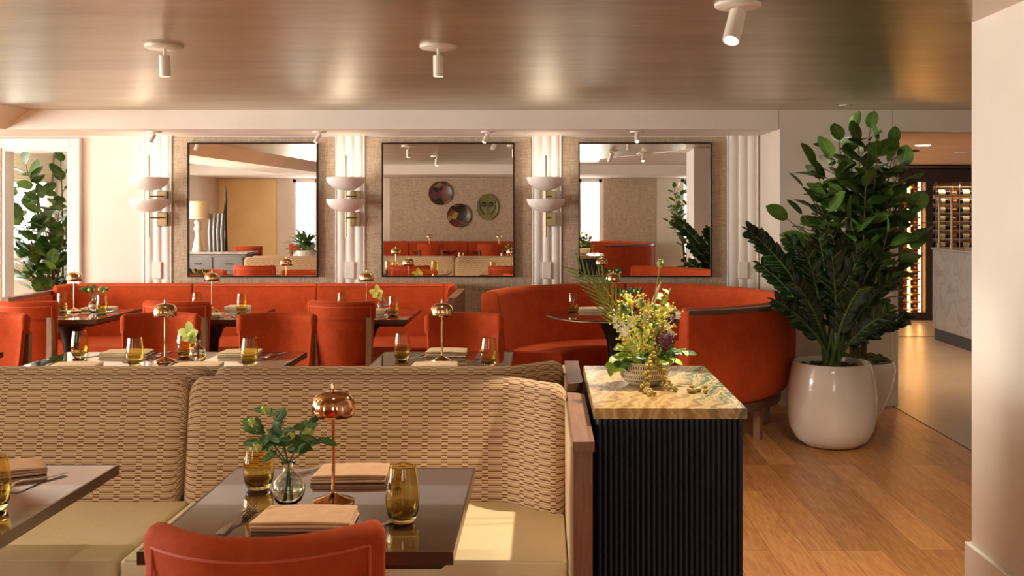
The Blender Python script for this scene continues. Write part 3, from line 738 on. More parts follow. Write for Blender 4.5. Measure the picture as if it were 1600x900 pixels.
# ---- round booth
CX, CY = .62, 7.2
def booth(label, cx, cy, a0=-78, a1=165, rz=0):
    t = thing('curved_booth', label, 'booth', (cx, cy, 0), rz)
    sec = [(-.0, .885), (-.0, .78), (-.0, .6), (-.0, .45), (-.015, .36), (-.05, .29), (-.1, .25)]
    # outer shell + back cushion in one section, outside R=1.12; n is inward
    s2 = [(.13, .27), (.065, .30), (.022, .37), (.004, .46), (0, .6), (0, .80), (0, .872), (.004, .880), (.018, .884)]
    s2 += [(.03, .886), (.045, .895), (.07, .903), (.10, .90), (.125, .885), (.135, .86), (.155, .7), (.185, .5), (.19, .42), (.19, .27)]
    halves = ((a0, (a0+a1)/2-.2), ((a0+a1)/2+.2, a1))
    joint = 88
    for q, (b0, b1) in enumerate(((a0, joint-.3), (joint+.3, a1))):
        P, N = arcpath((0, 0), 1.12, b0, b1, 40); bm = BM(); sweep(bm, P, N, s2, .018); obj('backrest', bm, 'velvet', t, True, ang=50)
    P, N = arcpath((0, 0), 1.124, a0+.6, a1-.6, 64); bm = BM(); sweep(bm, P, N, [(0, .862), (0, .89), (.032, .894), (.032, .862)], 0); obj('wood_trim', bm, 'trim_wood', t, True)
    P, N = arcpath((0, 0), 1.02, a0+1, a1-1, 60); bm = BM(); sweep(bm, P, N, [(0, .215), (0, .28), (.36, .28), (.36, .215)], 0); obj('plinth', bm, 'trim_wood', t, True)
    ss = [(.0, .27), (0, .44), (.012, .462), (.04, .47), (.40, .47), (.43, .462), (.445, .44), (.45, .40), (.45, .27)]
    for q, (b0, b1) in enumerate(((a0+1, joint-.3), (joint+.3, a1-1))):
        P, N = arcpath((0, 0), .95, b0, b1, 36); bm = BM(); sweep(bm, P, N, ss, .02); obj('seat_cushion', bm, 'velvet', t, True, ang=50)
    for a in (-72, -35, 0, 40, 80, 120, 158):
        for r in (.94, .72):
            x, y = r*cos(radians(a)), r*sin(radians(a)); bm = BM(); m = Matrix.Translation((x, y, 0)) @ Matrix.Rotation(radians(a), 4, 'Z')
            box(bm, -.025, .025, -.02, .02, 0, .216, .003, 1, m); obj('foot', bm, 'arm_wood', t)
    return t
booth('curved orange velvet booth with dark wood rim around the round table', CX, CY)

# ================================================================ TABLEWARE
TZ = .7506
def tumbler(label, x, y, z=TZ, first=[None]):
    if first[0]: return tagd(first[0], (x, y, z), label)
    bm = BM()
    prof = [(0, 0), (.024, 0), (.028, .002), (.033, .010), (.038, .025), (.0405, .045), (.0408, .06), (.039, .085), (.0355, .11), (.0325, .132),
            (.0312, .1325), (.0342, .11), (.0377, .085), (.0394, .06), (.0391, .045), (.0366, .027), (.031, .015), (.022, .010), (0, .009)]
    lathe(bm, prof, (0, 0, 0), 40); o = obj('amber_tumbler', bm, 'amber', None, True, (x, y, z), 60)
    first[0] = o; return tag(o, label, 'glass', None)
def tagd(o, loc, label):
    c = o.copy(); C.objects.link(c); c.location = loc; c['label'] = label; return c
for l, x, y in (
    ('amber glass behind the bud vase at the left of the near table', -.765, 2.745), ('amber glass at the front right of the near table', -.339, 2.454),
    ('amber glass cut off by the left edge on the foreground table', -1.372, 2.55),
    ('amber glass at the far left end of the wide four-seat table', -2.346, 5.17), ('amber glass at the front left of the wide table beside its lamp', -1.957, 4.9),
    ('amber glass just left of the orchid vase on the wide table', -1.825, 5.2), ('amber glass at the right end of the wide table', -1.41, 4.9),
    ('amber glass at the left of the two-seat table behind the banquettes', -.706, 5.085), ('amber glass at the right of the two-seat table behind the banquettes', -.266, 4.9),
    ('amber glass left of the lamp on the leftmost wall table', -3.53, 7.5), ('amber glass right of the bud vase on the leftmost wall table', -3.17, 7.34),
    ('amber glass half hidden by a chair on the middle wall table', -2.56, 7.55), ('amber glass at the right of the middle wall table', -2.2, 7.45),
    ('amber glass half hidden by a chair on the right wall table', -1.49, 7.55), ('amber glass standing clear on the right wall table', -1.066, 7.23),
    ('amber glass on the left side of the round booth table', .212, 7.5), ('amber glass behind the flowers on the round booth table', .66, 7.55)):
    tumbler(l, x, y)

def table_lamp(label, x, y, mat, z=TZ):
    t = thing('table_lamp', label, 'lamp', (x, y, z))
    bm = BM(); lathe(bm, [(0, 0), (.053, 0), (.054, .003), (.053, .009), (.045, .0115), (.012, .024), (.006, .03), (0, .03)], (0, 0, 0), 40); obj('base', bm, mat, t, True, ang=25)
    bm = BM(); tube(bm, [(0, 0, .02), (0, 0, .29)], .0045, 12); obj('stem', bm, mat, t, True)
    bm = BM(); lathe(bm, [(.052, .223), (.0535, .224), (.0545, .236), (.0542, .250), (.052, .262), (.047, .272), (.039, .2795), (.028, .284), (.014, .2865), (0, .2872),
                          (0, .285), (.014, .2845), (.027, .282), (.038, .2775), (.0455, .2705), (.050, .261), (.0522, .250), (.0525, .236), (.0515, .2235)], (0, 0, 0), 40)
    obj('lamp_shade', bm, mat, t, True, ang=60)
    bm = BM(); lathe(bm, [(0, .286), (.0045, .287), (.0045, .303), (.003, .307), (0, .308)], (0, 0, 0), 16); obj('finial', bm, mat, t, True)
table_lamp('shiny copper table lamp with domed shade on the near table', -.535, 2.60, 'rose_gold')
for l, x, y in (('brass dome lamp on the wide four-seat table', -1.85, 5.0), ('brass dome lamp on the two-seat table behind the banquettes', -.50, 5.02),
                ('brass dome lamp on the leftmost table by the long banquette', -3.42, 7.45), ('brass dome lamp on the middle table by the long banquette', -2.415, 7.45),
                ('brass dome lamp on the right table by the long banquette', -1.29, 7.45), ('brass dome lamp on the round booth table', .50, 7.38)):
    table_lamp(l, x, y, 'brass_lamp')

def napkin(label, x, y, w=.20, d=.12, rz=0, mat='napkin', n=3, name='folded_napkin'):
    bm = BM(); rnd = random.Random(label); th = .0078
    m_ = n
    for k in range(m_):
        t2 = bmesh.new(); bmesh.ops.create_cube(t2, size=1)
        for v in t2.verts: v.co = Vector((v.co.x*w*(1-.08*(v.co.y+.5)), v.co.y*d, th*(k+.5)+v.co.z*th*1.02))
        bmesh.ops.bevel(t2, geom=t2.edges[:], offset=th*.46, segments=3, profile=.5, affect='EDGES')
        bmesh.ops.subdivide_edges(t2, edges=[e for e in t2.edges if e.calc_length() > .05], cuts=6, use_grid_fill=True)
        mm = Matrix.Translation((rnd.uniform(-.003, .003), rnd.uniform(-.004, .002), 0)) @ Matrix.Rotation(rnd.uniform(-.02, .02), 4, 'Z')
        for v in t2.verts: v.co.z += (.0016*sin(v.co.x*22+k*.6)+.0012*sin(v.co.y*40))*(k+1)/m_
        bmesh.ops.transform(t2, matrix=mm, verts=t2.verts); merge(bm, t2)
    o = obj(name, bm, mat, None, True, (x, y, TZ), 70); o.rotation_euler = (0, 0, rz)
    return tag(o, label, 'napkin')
napkin('folded tan napkin at the back of the near table behind the lamp', -.535, 2.86, .205, .13, .03)
napkin('folded tan napkin at the front of the near table beside the fork', -.565, 2.44, .235, .14, -.02)
napkin('folded tan napkin at the left edge on the foreground table', -1.52, 2.90, .20, .13, .5)
napkin('folded napkin at the back left of the wide table', -2.13, 5.24, .24, .13, 0, 'napkin_pale')
napkin('folded napkin at the back right of the wide table', -1.55, 5.24, .2, .13, 0, 'napkin_pale')
napkin('napkin at the front left of the wide table, half hidden by the banquette', -2.19, 4.80, .22, .13, 0, 'napkin_pale')
napkin('napkin at the front right of the wide table, half hidden by the banquette', -1.62, 4.80, .22, .13, 0, 'napkin_pale')
napkin('thick folded napkin beside the lamp on the two-seat table', -.495, 5.22, .21, .13, 0, 'napkin_pale', 4)
napkin('napkin at the front of the two-seat table, half hidden by the banquette', -.51, 4.80, .22, .13, 0, 'napkin_pale')
napkin('folded napkin behind the vase on the leftmost wall table', -3.28, 7.57, .24, .12, 0, 'napkin_pale')
napkin('folded napkin at the front left of the leftmost wall table', -3.50, 7.08, .2, .12, 0, 'napkin_pale')
napkin('folded napkin at the back of the middle wall table', -2.26, 7.57, .17, .13, 0, 'napkin_pale', 4)
napkin('folded napkin at the front of the middle wall table', -2.30, 7.08, .16, .12, 0, 'napkin_pale')
napkin('folded napkin at the front of the right wall table', -1.22, 7.3, .16, .12, 0, 'napkin_pale', 4)
napkin('folded napkin on the left of the round booth table', .345, 7.5, .19, .13, 0, 'napkin_pale', 3)
napkin('folded napkin on the right of the round booth table', .88, 7.45, .18, .13, 0, 'napkin_pale', 3)

def fork(label, x, y, rz, sc=1.12):
    bm = BM(); P = [(0, -.10, .003), (0, -.03, .004), (0, .02, .012), (0, .045, .011), (0, .055, .006)]
    w = [.009, .005, .0035, .008, .011]
    up = []
    for (a, b_, z), q in zip(P, w): up.append([bm.verts.new((s_*q, b_, z+t_)) for s_, t_ in ((-1, 0), (1, 0), (1, .0022), (-1, .0022))])
    for r0, r1 in zip(up, up[1:]):
        for k in range(4): bm.faces.new([r0[k], r0[(k+1) % 4], r1[(k+1) % 4], r1[k]])
    bm.faces.new(up[0][::-1]); bm.faces.new(up[-1])
    for k in range(4): xx = -.0095+.0063*k; tube(bm, [(xx, .053, .007), (xx*.98, .08, .004), (xx*.95, .102, .011)], [.0018, .0017, .001], 6)
    o = obj('fork', bm, 'steel', None, True, (x, y, TZ), 40); o.rotation_euler = (0, 0, rz); o.scale = (sc,)*3
    return tag(o, label, 'fork')
def knife(label, x, y, rz):
    bm = BM(); rows = [(-.12, .007, .006), (-.06, .0065, .007), (0, .0045, .006), (.01, .010, .0025), (.07, .0105, .002), (.10, .007, .002), (.112, .001, .0015)]
    R = []
    for b_, w_, h_ in rows: R.append([bm.verts.new((-.004 if i in (0, 3) and b_ > 0 else (-w_ if i in (0, 3) else w_), b_, z)) for i, z in enumerate((0, 0, h_, h_))])
    for r0, r1 in zip(R, R[1:]):
        for k in range(4): bm.faces.new([r0[k], r0[(k+1) % 4], r1[(k+1) % 4], r1[k]])
    bm.faces.new(R[0][::-1]); bm.faces.new(R[-1]); bmesh.ops.recalc_face_normals(bm, faces=bm.faces[:])
    o = obj('table_knife', bm, 'steel', None, True, (x, y, TZ), 40); o.rotation_euler = (0, 0, rz)
    return tag(o, label, 'knife')
fork('fork left of the front napkin on the near table', -.735, 2.46, -.08)
knife('knife right of the front napkin, its blade tip above the foreground chair', -.395, 2.40, -.45)
fork('fork seen through the front right glass on the near table', -.405, 2.83, pi+.1)
knife('knife behind the bud vase on the near table', -.70, 2.86, pi-.5)
fork('fork right of the napkin on the cut-off foreground table', -1.40, 2.79, pi-.45)
fork('fork at the front left corner of the wide table', -2.34, 4.82, 0)
knife('knife behind the front left glass on the wide table', -2.26, 5.22, pi-.6)
fork('fork behind the lamp on the wide table', -1.95, 5.24, pi)
fork('fork at the front of the wide table beside its lamp base', -1.77, 4.85, 0)
fork('fork at the back right of the wide table', -1.37, 5.2, pi-.3)
knife('knife left of the thick napkin on the two-seat table', -.63, 5.2, pi-.4)
fork('fork between napkin and right glass on the two-seat table', -.33, 5.16, pi)
knife('knife at the front of the leftmost wall table', -3.28, 7.1, -.6)
fork('fork at the right of the leftmost wall table', -3.09, 7.45, pi-.6)
fork('fork at the front of the middle wall table', -2.16, 7.12, .4)
knife('knife at the front of the right wall table', -1.13, 7.08, -.5)

def vase(label, x, y, kind):
    t = thing('bud_vase', label, 'vase', (x, y, TZ))
    bm = BM(); lathe(bm, [(0, 0), (.022, .001), (.033, .010), (.0405, .028), (.042, .042), (.037, .06), (.025, .074), (.0145, .082), (.0125, .09), (.0135, .098), (.019, .105), (.019, .108), (.0165, .1085),
                           (.0115, .099), (.0105, .09), (.0125, .083), (.0235, .073), (.035, .059), (.0398, .042), (.0385, .029), (.031, .013), (.02, .006), (0, .006)], (0, 0, 0), 40)
    obj('vase_body', bm, 'clear', t, True, ang=60)
    bm = BM(); lathe(bm, [(0, .0065), (.0195, .0065), (.0305, .0135), (.038, .0295), (.0393, .042), (.036, .054), (0, .054)], (0, 0, 0), 32); obj('water', bm, 'water', t, True)
    rnd = random.Random(label)
    def stem(pts, r=.0022):
        bm = BM(); tube(bm, pts, r, 6); obj('stem', bm, 'zz_stem', t, True)
    if kind == 'sprig':
        tips = [((-.088, .0, .205), 10), ((-.05, .02, .235), 10), ((-.015, -.02, .19), 8), ((.05, .01, .20), 8), ((.085, -.01, .17), 8), ((-.07, -.02, .16), 7)]
        fb = BM()
        for (tx, ty, tz), nl in tips:
            P = [Vector((rnd.uniform(-.01, .01), 0, .015)), Vector((0, 0, .10)), Vector((tx*.45, ty*.5, .10+(tz-.10)*.5)), Vector((tx, ty, tz))]; stem(P)
            for k in range(nl):
                q = .3+.7*k/nl; p = P[1].lerp(P[3], q)+Vector((0, 0, .012*sin(q*3))); dr = (P[3]-P[1]).normalized()
                a = rnd.uniform(0, 2*pi); side = Vector((cos(a), sin(a), rnd.uniform(-.5, .7)))
                leaf(fb, p, dr*.5+side, Vector((rnd.uniform(-.6, .6), -.7, .6)), rnd.uniform(.038, .062), rnd.uniform(.018, .026), .3)
        obj('foliage', fb, 'leaf', t, True, ang=60)
        for c in ((-.055, -.01, .235), (-.085, -.02, .205), (.012, -.03, .175), (-.07, -.03, .145), (.055, -.01, .18)):
            bm = BM()
            for k in range(5):
                a = 2*pi*k/5; leaf(bm, Vector(c)-Vector((0, 0, .008)), (cos(a)*.7, sin(a)*.7, .5), (-cos(a), -sin(a), 1), .027, .022, -.7, .3, nl=4)
            blob(bm, c, .006, 1); obj('bloom', bm, 'lime', t, True, ang=70)
    elif kind == 'orchid':
        stem([(0, 0, .02), (.0, 0, .10), (-.02, 0, .135)])
        bm = BM(); c = Vector((-.03, -.01, .135))
        for d_, L_ in (((-.2, -.2, 1), .07), ((-1, -.2, .35), .07), ((-.9, -.3, -.5), .05), ((.5, -.3, .3), .045), ((.3, -.2, -.7), .05)): leaf(bm, c, d_, (0, -1, .2), L_, .042, .25, .2, nl=6)
        blob(bm, c+Vector((0, -.01, 0)), .012, 2, (1, 1, 1.2)); obj('bloom', bm, 'yellow_petal' if 'yellow' in label else 'lime', t, True, ang=70)
    else:
        fb = BM()
        for k in range(5):
            a = -1.2+k*.6; P = [(0, 0, .02), (0, 0, .1), (sin(a)*.05, 0, .14), (sin(a)*.08, .0, .165)]; stem(P)
            for j in range(5):
                q = j/5; p = Vector(P[2]).lerp(Vector(P[3]), q); leaf(fb, p, (sin(a)+rnd.uniform(-.6, .6), rnd.uniform(-.8, .8), .6), (0, -1, .5), .05, .02, .3)
        obj('foliage', fb, 'leaf', t, True, ang=60)
        for c in ((-.03, -.01, .16), (.045, -.01, .165), (.075, 0, .15)): bm = BM(); blob(bm, c, .013, 2); obj('bloom', bm, 'lime', t, True)
vase('clear round bud vase with green sprigs and pale blooms on the near table', -.649, 2.60, 'sprig')
vase('clear bud vase with a lime orchid bloom on the wide table', -1.69, 5.0, 'orchid')
vase('clear bud vase with small green buds on the leftmost wall table', -3.265, 7.43, 'bud')
vase('bud vase with a yellow bloom beside a chair on the right wall table', -1.17, 7.42, 'orchid')
vase('bud vase with small green sprig on the round booth table', .60, 7.30, 'bud')

# ================================================================ POTTED PLANTS
def pot(t, R, H, kind='round'):
    bm = BM()
    if kind == 'round': pr = [(0, 0), (.13, 0), (.175, .012), (.225, .05), (.262, .12), (.277, .21), (.278, .30), (.268, .40), (.255, .475), (.243, .52), (.236, .532), (.226, .53), (.222, .50), (.0, .49)]
    else: pr = [(0, 0), (.11, 0), (.13, .01), (.18, .10), (.225, .22), (.255, .33), (.268, .41), (.262, .46), (.25, .478), (.238, .476), (.232, .45), (0, .44)]
    lathe(bm, [(r*R/.278, z*H/.532) for r, z in pr], (0, 0, 0), 64); obj('pot', bm, 'pot', t, True, ang=50)
def moss(t, r, z, seed=1):
    rnd = random.Random(seed); bm = BM()
    for k in range(150):
        a = rnd.uniform(0, 2*pi); q = r*sqrt(rnd.random()); blob(bm, (q*cos(a), q*sin(a), z+rnd.uniform(-.008, .012)), rnd.uniform(.015, .03), 1, (1, 1, .55))
    o = obj('moss', bm, 'moss', t, True)
# zz plant
ZX, ZY = 1.825, 6.5
t = thing('zz_plant', 'dark glossy feathery plant in a large round white pot in front', 'potted plant', (ZX, ZY, 0)); pot(t, .278, .532); moss(t, .20, .49, 1)
rnd = random.Random(5)
tips = [(1172, 362, -.1), (1190, 415, .1), (1212, 470, -.2), (1236, 378, .1), (1258, 392, -.15), (1280, 372, .05), (1300, 400, -.25), (1322, 385, .15), (1346, 398, -.1), (1372, 402, .1), (1392, 440, -.05), (1388, 490, -.2), (1416, 498, .0), (1240, 440, -.3), (1345, 450, -.3), (1218, 420, .15), (1265, 450, .25), (1310, 440, .3), (1362, 470, .2)]
stb = BM(); lf = BM()
for i, (tx, ty, dy) in enumerate(tips):
    tip = px(tx, ty, ZY+dy)-Vector((ZX, ZY, 0)); b0 = Vector((rnd.uniform(-.05, .05), rnd.uniform(-.05, .05), .49))
    mid = Vector((b0.x+(tip.x-b0.x)*.35, b0.y+(tip.y-b0.y)*.35, b0.z+(tip.z-b0.z)*.70))
    pts = []
    for k in range(15): q = k/14; pts.append(b0*(1-q)**2+mid*2*q*(1-q)+tip*q*q)
    tube(stb, pts, [.014*(1-.75*k/14) for k in range(15)], 8)
    Lr = (tip-b0).length; n = int(Lr/.04); sidev = (tip-b0).cross(Vector((rnd.uniform(-.3, .3), -1, .2))).normalized()
    for k in range(n):
        q = .36+.64*k/n; f_ = q*14; i0 = min(13, int(f_)); p = pts[i0].lerp(pts[i0+1], f_-i0); tg = (pts[i0+1]-pts[i0]).normalized()
        nv = tg.cross(sidev).normalized()
        for s_ in (-1, 1):
            d_ = tg*rnd.uniform(.7, 1.1)+sidev*s_*rnd.uniform(.5, .95)+nv*rnd.uniform(-.35, .45)
            leaf(lf, p, d_, nv*-1+Vector((0, -.3, .5)), rnd.uniform(.085, .115)*(1-.3*abs(q-.55)), .046, rnd.uniform(.1, .5), .25, nl=5)
    leaf(lf, pts[-1], (tip-mid), (0, -.5, 1), .07, .03, .2, nl=5)
obj('stems', stb, 'zz_stem', t, True); obj('foliage', lf, 'zz_leaf', t, True, ang=60)
# rubber-fig style plants
def ficus(t, tips, base, seed, L=(.10, .15), dens=.062, z0=.35):
    rnd = random.Random(seed); stb = BM(); lf = BM()
    for tip in tips:
        tip = Vector(tip); b0 = Vector(base)+Vector((rnd.uniform(-.05, .05), rnd.uniform(-.05, .05), 0))
        mid = b0.lerp(tip, .5)+Vector((rnd.uniform(-.05, .05)-(tip.x-b0.x)*.25, rnd.uniform(-.04, .04), .10))
        pts = [b0*(1-k/16)**2+mid*2*(k/16)*(1-k/16)+tip*(k/16)**2 for k in range(17)]
        tube(stb, pts, [.011*(1-.7*k/16) for k in range(17)], 6)
        Ln = (tip-b0).length; n = int(Ln*(1-z0)/dens); az = rnd.uniform(0, 6)
        for k in range(n+1):
            q = z0+(1-z0)*k/n; f_ = min(q*16, 15.999); i0 = int(f_); p = pts[i0].lerp(pts[i0+1], f_-i0); tg = (pts[i0+1]-pts[i0]).normalized()
            az += 2.4+rnd.uniform(-.4, .4); out = Vector((cos(az), sin(az), 0))
            d_ = (out*rnd.uniform(.6, 1.1)+tg*rnd.uniform(.3, 1.0)).normalized()
            if k == n: d_ = (tg+out*.2).normalized()
            pe = p+d_*rnd.uniform(.03, .06); tube(stb, [p, pe], .0028, 5, False)
            nv = Vector((0, 0, 1))-out*.5+Vector((rnd.uniform(-.8, .8), rnd.uniform(-1.0, .2), rnd.uniform(-.3, .3)))
            l_ = rnd.uniform(*L); leaf(lf, pe, d_, nv, l_, l_*rnd.uniform(.58, .72), rnd.uniform(.05, .5), .12, nl=7)
    obj('stems', stb, 'stem', t, True); obj('foliage', lf, 'ficus_leaf', t, True, ang=60)
FX, FY = 2.22, 7.24
t = thing('fig_plant', 'tall broad-leaved green plant in a white pot behind the feathery plant', 'potted plant', (FX, FY, 0)); pot(t, .265, .478, 'taper'); moss(t, .2, .445, 2)
tp = [(1342, 235, 0), (1372, 232, -.15), (1300, 255, -.1), (1285, 330, -.2), (1262, 345, 0), (1262, 300, .05), (1240, 350, -.1), (1330, 270, .2), (1352, 300, -.3), (1385, 262, 0), (1412, 300, -.05), (1418, 345, -.2), (1425, 380, -.1), (1385, 370, -.35), (1330, 350, -.35), (1300, 380, .1), (1400, 420, .1), (1275, 400, -.15), (1360, 260, .1), (1320, 300, -.1), (1345, 330, .1), (1370, 300, 0), (1300, 320, 0), (1395, 330, -.15), (1290, 290, 0), (1420, 395, -.2), (1312, 228, 0), (1395, 240, .05), (1332, 216, .1), (1358, 214, -.1), (1274, 268, -.05), (1405, 270, -.1)]
ficus(t, [px(a, c, FY+d_*.8)-Vector((FX, FY, 0)) for a, c, d_ in tp], (0, 0, .44), 11, (.14, .20), .055)
LX, LY = -4.30, 9.0
t = thing('fig_plant', 'tall leafy green plant standing in the window bay at the left', 'potted plant', (LX, LY, 0)); pot(t, .25, .45, 'taper'); moss(t, .18, .42, 3)
tp = [(95, 250, .05), (42, 265, 0), (55, 285, -.1), (22, 305, 0), (70, 320, -.15), (92, 330, .1), (15, 345, .05), (100, 365, -.05), (35, 350, -.15), (12, 375, -.1), (60, 365, .15), (104, 385, .1), (30, 420, 0), (80, 420, -.15)]
ficus(t, [px(a, c, LY+d_)-Vector((LX, LY, 0)) for a, c, d_ in tp], (0, 0, .42), 23, (.14, .19), .05)

# ================================================================ FLOWER ARRANGEMENT
t = thing('flower_arrangement', 'tall yellow-green flower arrangement in a patterned bowl on the onyx top', 'flower arrangement', (.342, 3.50, .9005))
A0 = Vector((.342, 3.5, .9005))
def ap(x, y, dy=0): return px(x, y, 3.5+dy)-A0
bm = BM(); lathe(bm, [(0, 0), (.045, 0), (.06, .006), (.078, .025), (.089, .05), (.093, .072), (.092, .082), (.087, .083), (.085, .07), (.07, .03), (0, .02)], (0, 0, 0), 48); obj('bowl', bm, 'bowl', t, True, ang=60)
bm = BM(); blob(bm, (0, 0, .055), .075, 3, (1, 1, .45)); obj('moss', bm, 'moss', t, True)
rnd = random.Random(9); O = Vector((0, 0, .06))
def curve(p, bow=0, n=10, o=None):
    a = Vector(o) if o is not None else O+Vector((rnd.uniform(-.02, .02), rnd.uniform(-.02, .02), 0)); p = Vector(p); m = a.lerp(p, .5)+Vector((0, 0, .03))+Vector((bow, 0, 0))
    return [a*(1-k/n)**2+m*2*(k/n)*(1-k/n)+p*(k/n)**2 for k in range(n+1)]
# palm fronds
for tip, nn in ((ap(908, 425), 15), (ap(938, 440, .04), 12)):
    bm = BM(); P = curve(tip, .02, nn); tube(bm, P, [.0025*(1-.7*k/nn) for k in range(nn+1)], 6)
    for k in range(nn//3, nn+1):
        tg = (P[k]-P[k-1]).normalized()
        for s_ in (-1, 1):
            sd = tg.cross(Vector((0, -1, .15))).normalized()*s_; leaf(bm, P[k], tg*1.0+sd*.55, (0, -1, .2), .115*(1-.35*k/nn), .0075, .12, .1, 'blade', 5)
    obj('palm_frond', bm, 'palm', t, True, ang=60)
# yellow solidago-like blossoms
for i, (x, y, dy) in enumerate(((985, 470, 0), (1005, 478, -.02), (990, 505, -.03), (1010, 520, -.04), (1030, 495, -.01), (1042, 485, .02), (1000, 535, -.05), (1018, 548, -.04), (980, 530, -.01), (1040, 512, 0), (968, 495, .02))):
    c = ap(x, y, dy); bm = BM(); P = curve(c); tube(bm, P, .0015, 5)
    for k in range(44):
        q = c+Vector((rnd.gauss(0, .017), rnd.gauss(0, .016), rnd.gauss(0, .018))); tube(bm, [c.lerp(P[-2], .6), q], .0006, 3, False); blob(bm, q, rnd.uniform(.0025, .005), 1)
    obj('yellow_blossom', bm, 'yellow_petal', t, True)
for i, (x, y, dy) in enumerate(((960, 502, -.03), (972, 520, -.05), (985, 515, -.04), (1045, 520, -.03), (1050, 500, 0), (990, 545, -.05))):
    c = ap(x, y, dy); bm = BM(); P = curve(c); tube(bm, P, .001, 4)
    for j in range(3):
        cc = c+Vector((rnd.gauss(0, .012), rnd.gauss(0, .01), rnd.gauss(0, .014)))
        for k in range(5): a = 2*pi*k/5; leaf(bm, cc, (cos(a), -.3, sin(a)), (0, -1, 0), .012, .008, .1, nl=3)
    obj('white_blossom', bm, 'white_petal', t, True, ang=60)
for (x, y, dy, r) in ((1040, 532, -.05, .031), (1048, 500, .03, .024)):
    c = ap(x, y, dy); bm = BM(); tube(bm, curve(c), .0025, 6); blob(bm, c, r*.72, 3)
    for k in range(260):
        z = 1-2*(k+.5)/260; a = k*2.39996; rr = sqrt(1-z*z); n_ = Vector((rr*cos(a), rr*sin(a), z)); q = c+n_*r*rnd.uniform(.72, 1.0)
        leaf(bm, q, n_+Vector((rnd.uniform(-.6, .6),)*3), n_, .008, .005, .2, nl=2)
    obj('allium_head', bm, 'allium', t, True, ang=60)
for (x, y, dy, r, bow) in ((1032, 412, 0, .012, .015), (1002, 474, -.04, .013, 0), (1028, 512, -.05, .011, 0)):
    c = ap(x, y, dy); bm = BM(); tube(bm, curve(c, bow), .0022, 6); blob(bm, c, r, 3, (1, 1, 1.15)); lathe(bm, [(0, r*1.0), (r*.7, r*1.05), (r*.75, r*1.25), (0, r*1.2)], c, 12); obj('seed_pod', bm, 'pod', t, True)
for (x, y) in ((1033, 440), (1015, 470)):
    c = ap(x, y, .01); P = curve(c, -.02); bm = BM(); tube(bm, P[:6], .0015, 5); tube(bm, P[5:], [.003, .0065, .007, .006, .004, .001][:len(P[5:])], 8); obj('dried_grass', bm, 'cream', t, True)
def spray(tipxy, dy, mat, nl, L, name='leaf_spray', bow=0):
    P = curve(ap(*tipxy, dy), bow); bm = BM(); tube(bm, P, .0018, 5)
    for k in range(nl):
        f_ = (.35+.65*k/nl)*10; i0 = min(9, int(f_)); p = P[i0].lerp(P[i0+1], f_-i0); a = rnd.uniform(0, 2*pi); tg = (P[i0+1]-P[i0]).normalized()
        leaf(bm, p, tg*.5+Vector((cos(a), sin(a)*.7, rnd.uniform(-.4, .5))), (rnd.uniform(-.4, .4), -.7, .7), rnd.uniform(.8, 1.25)*L, L*.55, .4, nl=5)
    obj(name, bm, mat, t, True, ang=60)
for xy, dy, m_, n_, L_ in (((962, 560), -.08, 'lime_leaf', 9, .045), ((975, 545), -.06, 'lime_leaf', 9, .045), ((958, 578), -.05, 'lime_leaf', 8, .045), ((985, 560), -.08, 'lime_leaf', 8, .04), ((1062, 550), -.02, 'leaf', 9, .045), ((1072, 545), 0, 'lime_leaf', 6, .04), ((1055, 562), -.06, 'lime_leaf', 8, .04), ((1040, 455), .02, 'lime_leaf', 9, .035), ((1048, 450), .03, 'lime_leaf', 7, .032), ((972, 455), .03, 'leaf', 9, .035), ((1010, 560), -.09, 'leaf', 9, .04), ((1030, 570), -.1, 'lime_leaf', 6, .035), ((950, 572), -.02, 'lime_leaf', 7, .045), ((965, 575), -.09, 'leaf', 8, .045), ((1080, 552), .02, 'leaf', 8, .04), ((1045, 545), .04, 'leaf', 9, .045), ((995, 500), .05, 'leaf', 10, .05), ((1020, 480), .06, 'leaf', 10, .05), ((1000, 560), .03, 'leaf', 10, .05)): spray(xy, dy, m_, n_, L_)
def berries(pts, name, parent, mat='berry', r=.0075, den=2, off=Vector((0, 0, 0))):
    bm = BM(); tube(bm, pts, .0015, 5)
    for a, c in zip(pts, pts[1:]):
        a, c = Vector(a), Vector(c); n = max(1, int((c-a).length/(r*1.5)))
        for k in range(n):
            for j in range(den):
                q = a.lerp(c, k/n)+Vector((rnd.uniform(-1, 1)*.009, rnd.uniform(-1, 1)*.006, rnd.uniform(-1, 1)*.005)); q.z = max(q.z, r+.0006-(A0.z-.9005)); blob(bm, q, r, 2, (1, 1, 1.1))
    return obj(name, bm, mat, parent, True)
berries([Vector((.02, -.075, .115)), Vector((.01, -.105, .085)), Vector((-.005, -.125, .04)), Vector((-.012, -.15, .012)), Vector((0, -.20, .009)), Vector((.005, -.235, .009))], 'berry_strand', t)
berries([Vector((.03, -.07, .10)), Vector((.05, -.105, .06)), Vector((.065, -.125, .015)), Vector((.085, -.15, .009)), Vector((.095, -.165, .009))], 'berry_strand', t)
bm = BM()
for k in range(9): blob(bm, (rnd.uniform(-.03, .03), rnd.uniform(-.014, .014), .008+(.009 if k > 6 else 0)), .0085, 2)
o = obj('berry_cluster', bm, 'berry', None, True, (.50, 3.335, .9003)); tag(o, 'small loose cluster of yellow-green berries lying on the onyx top', 'berries')

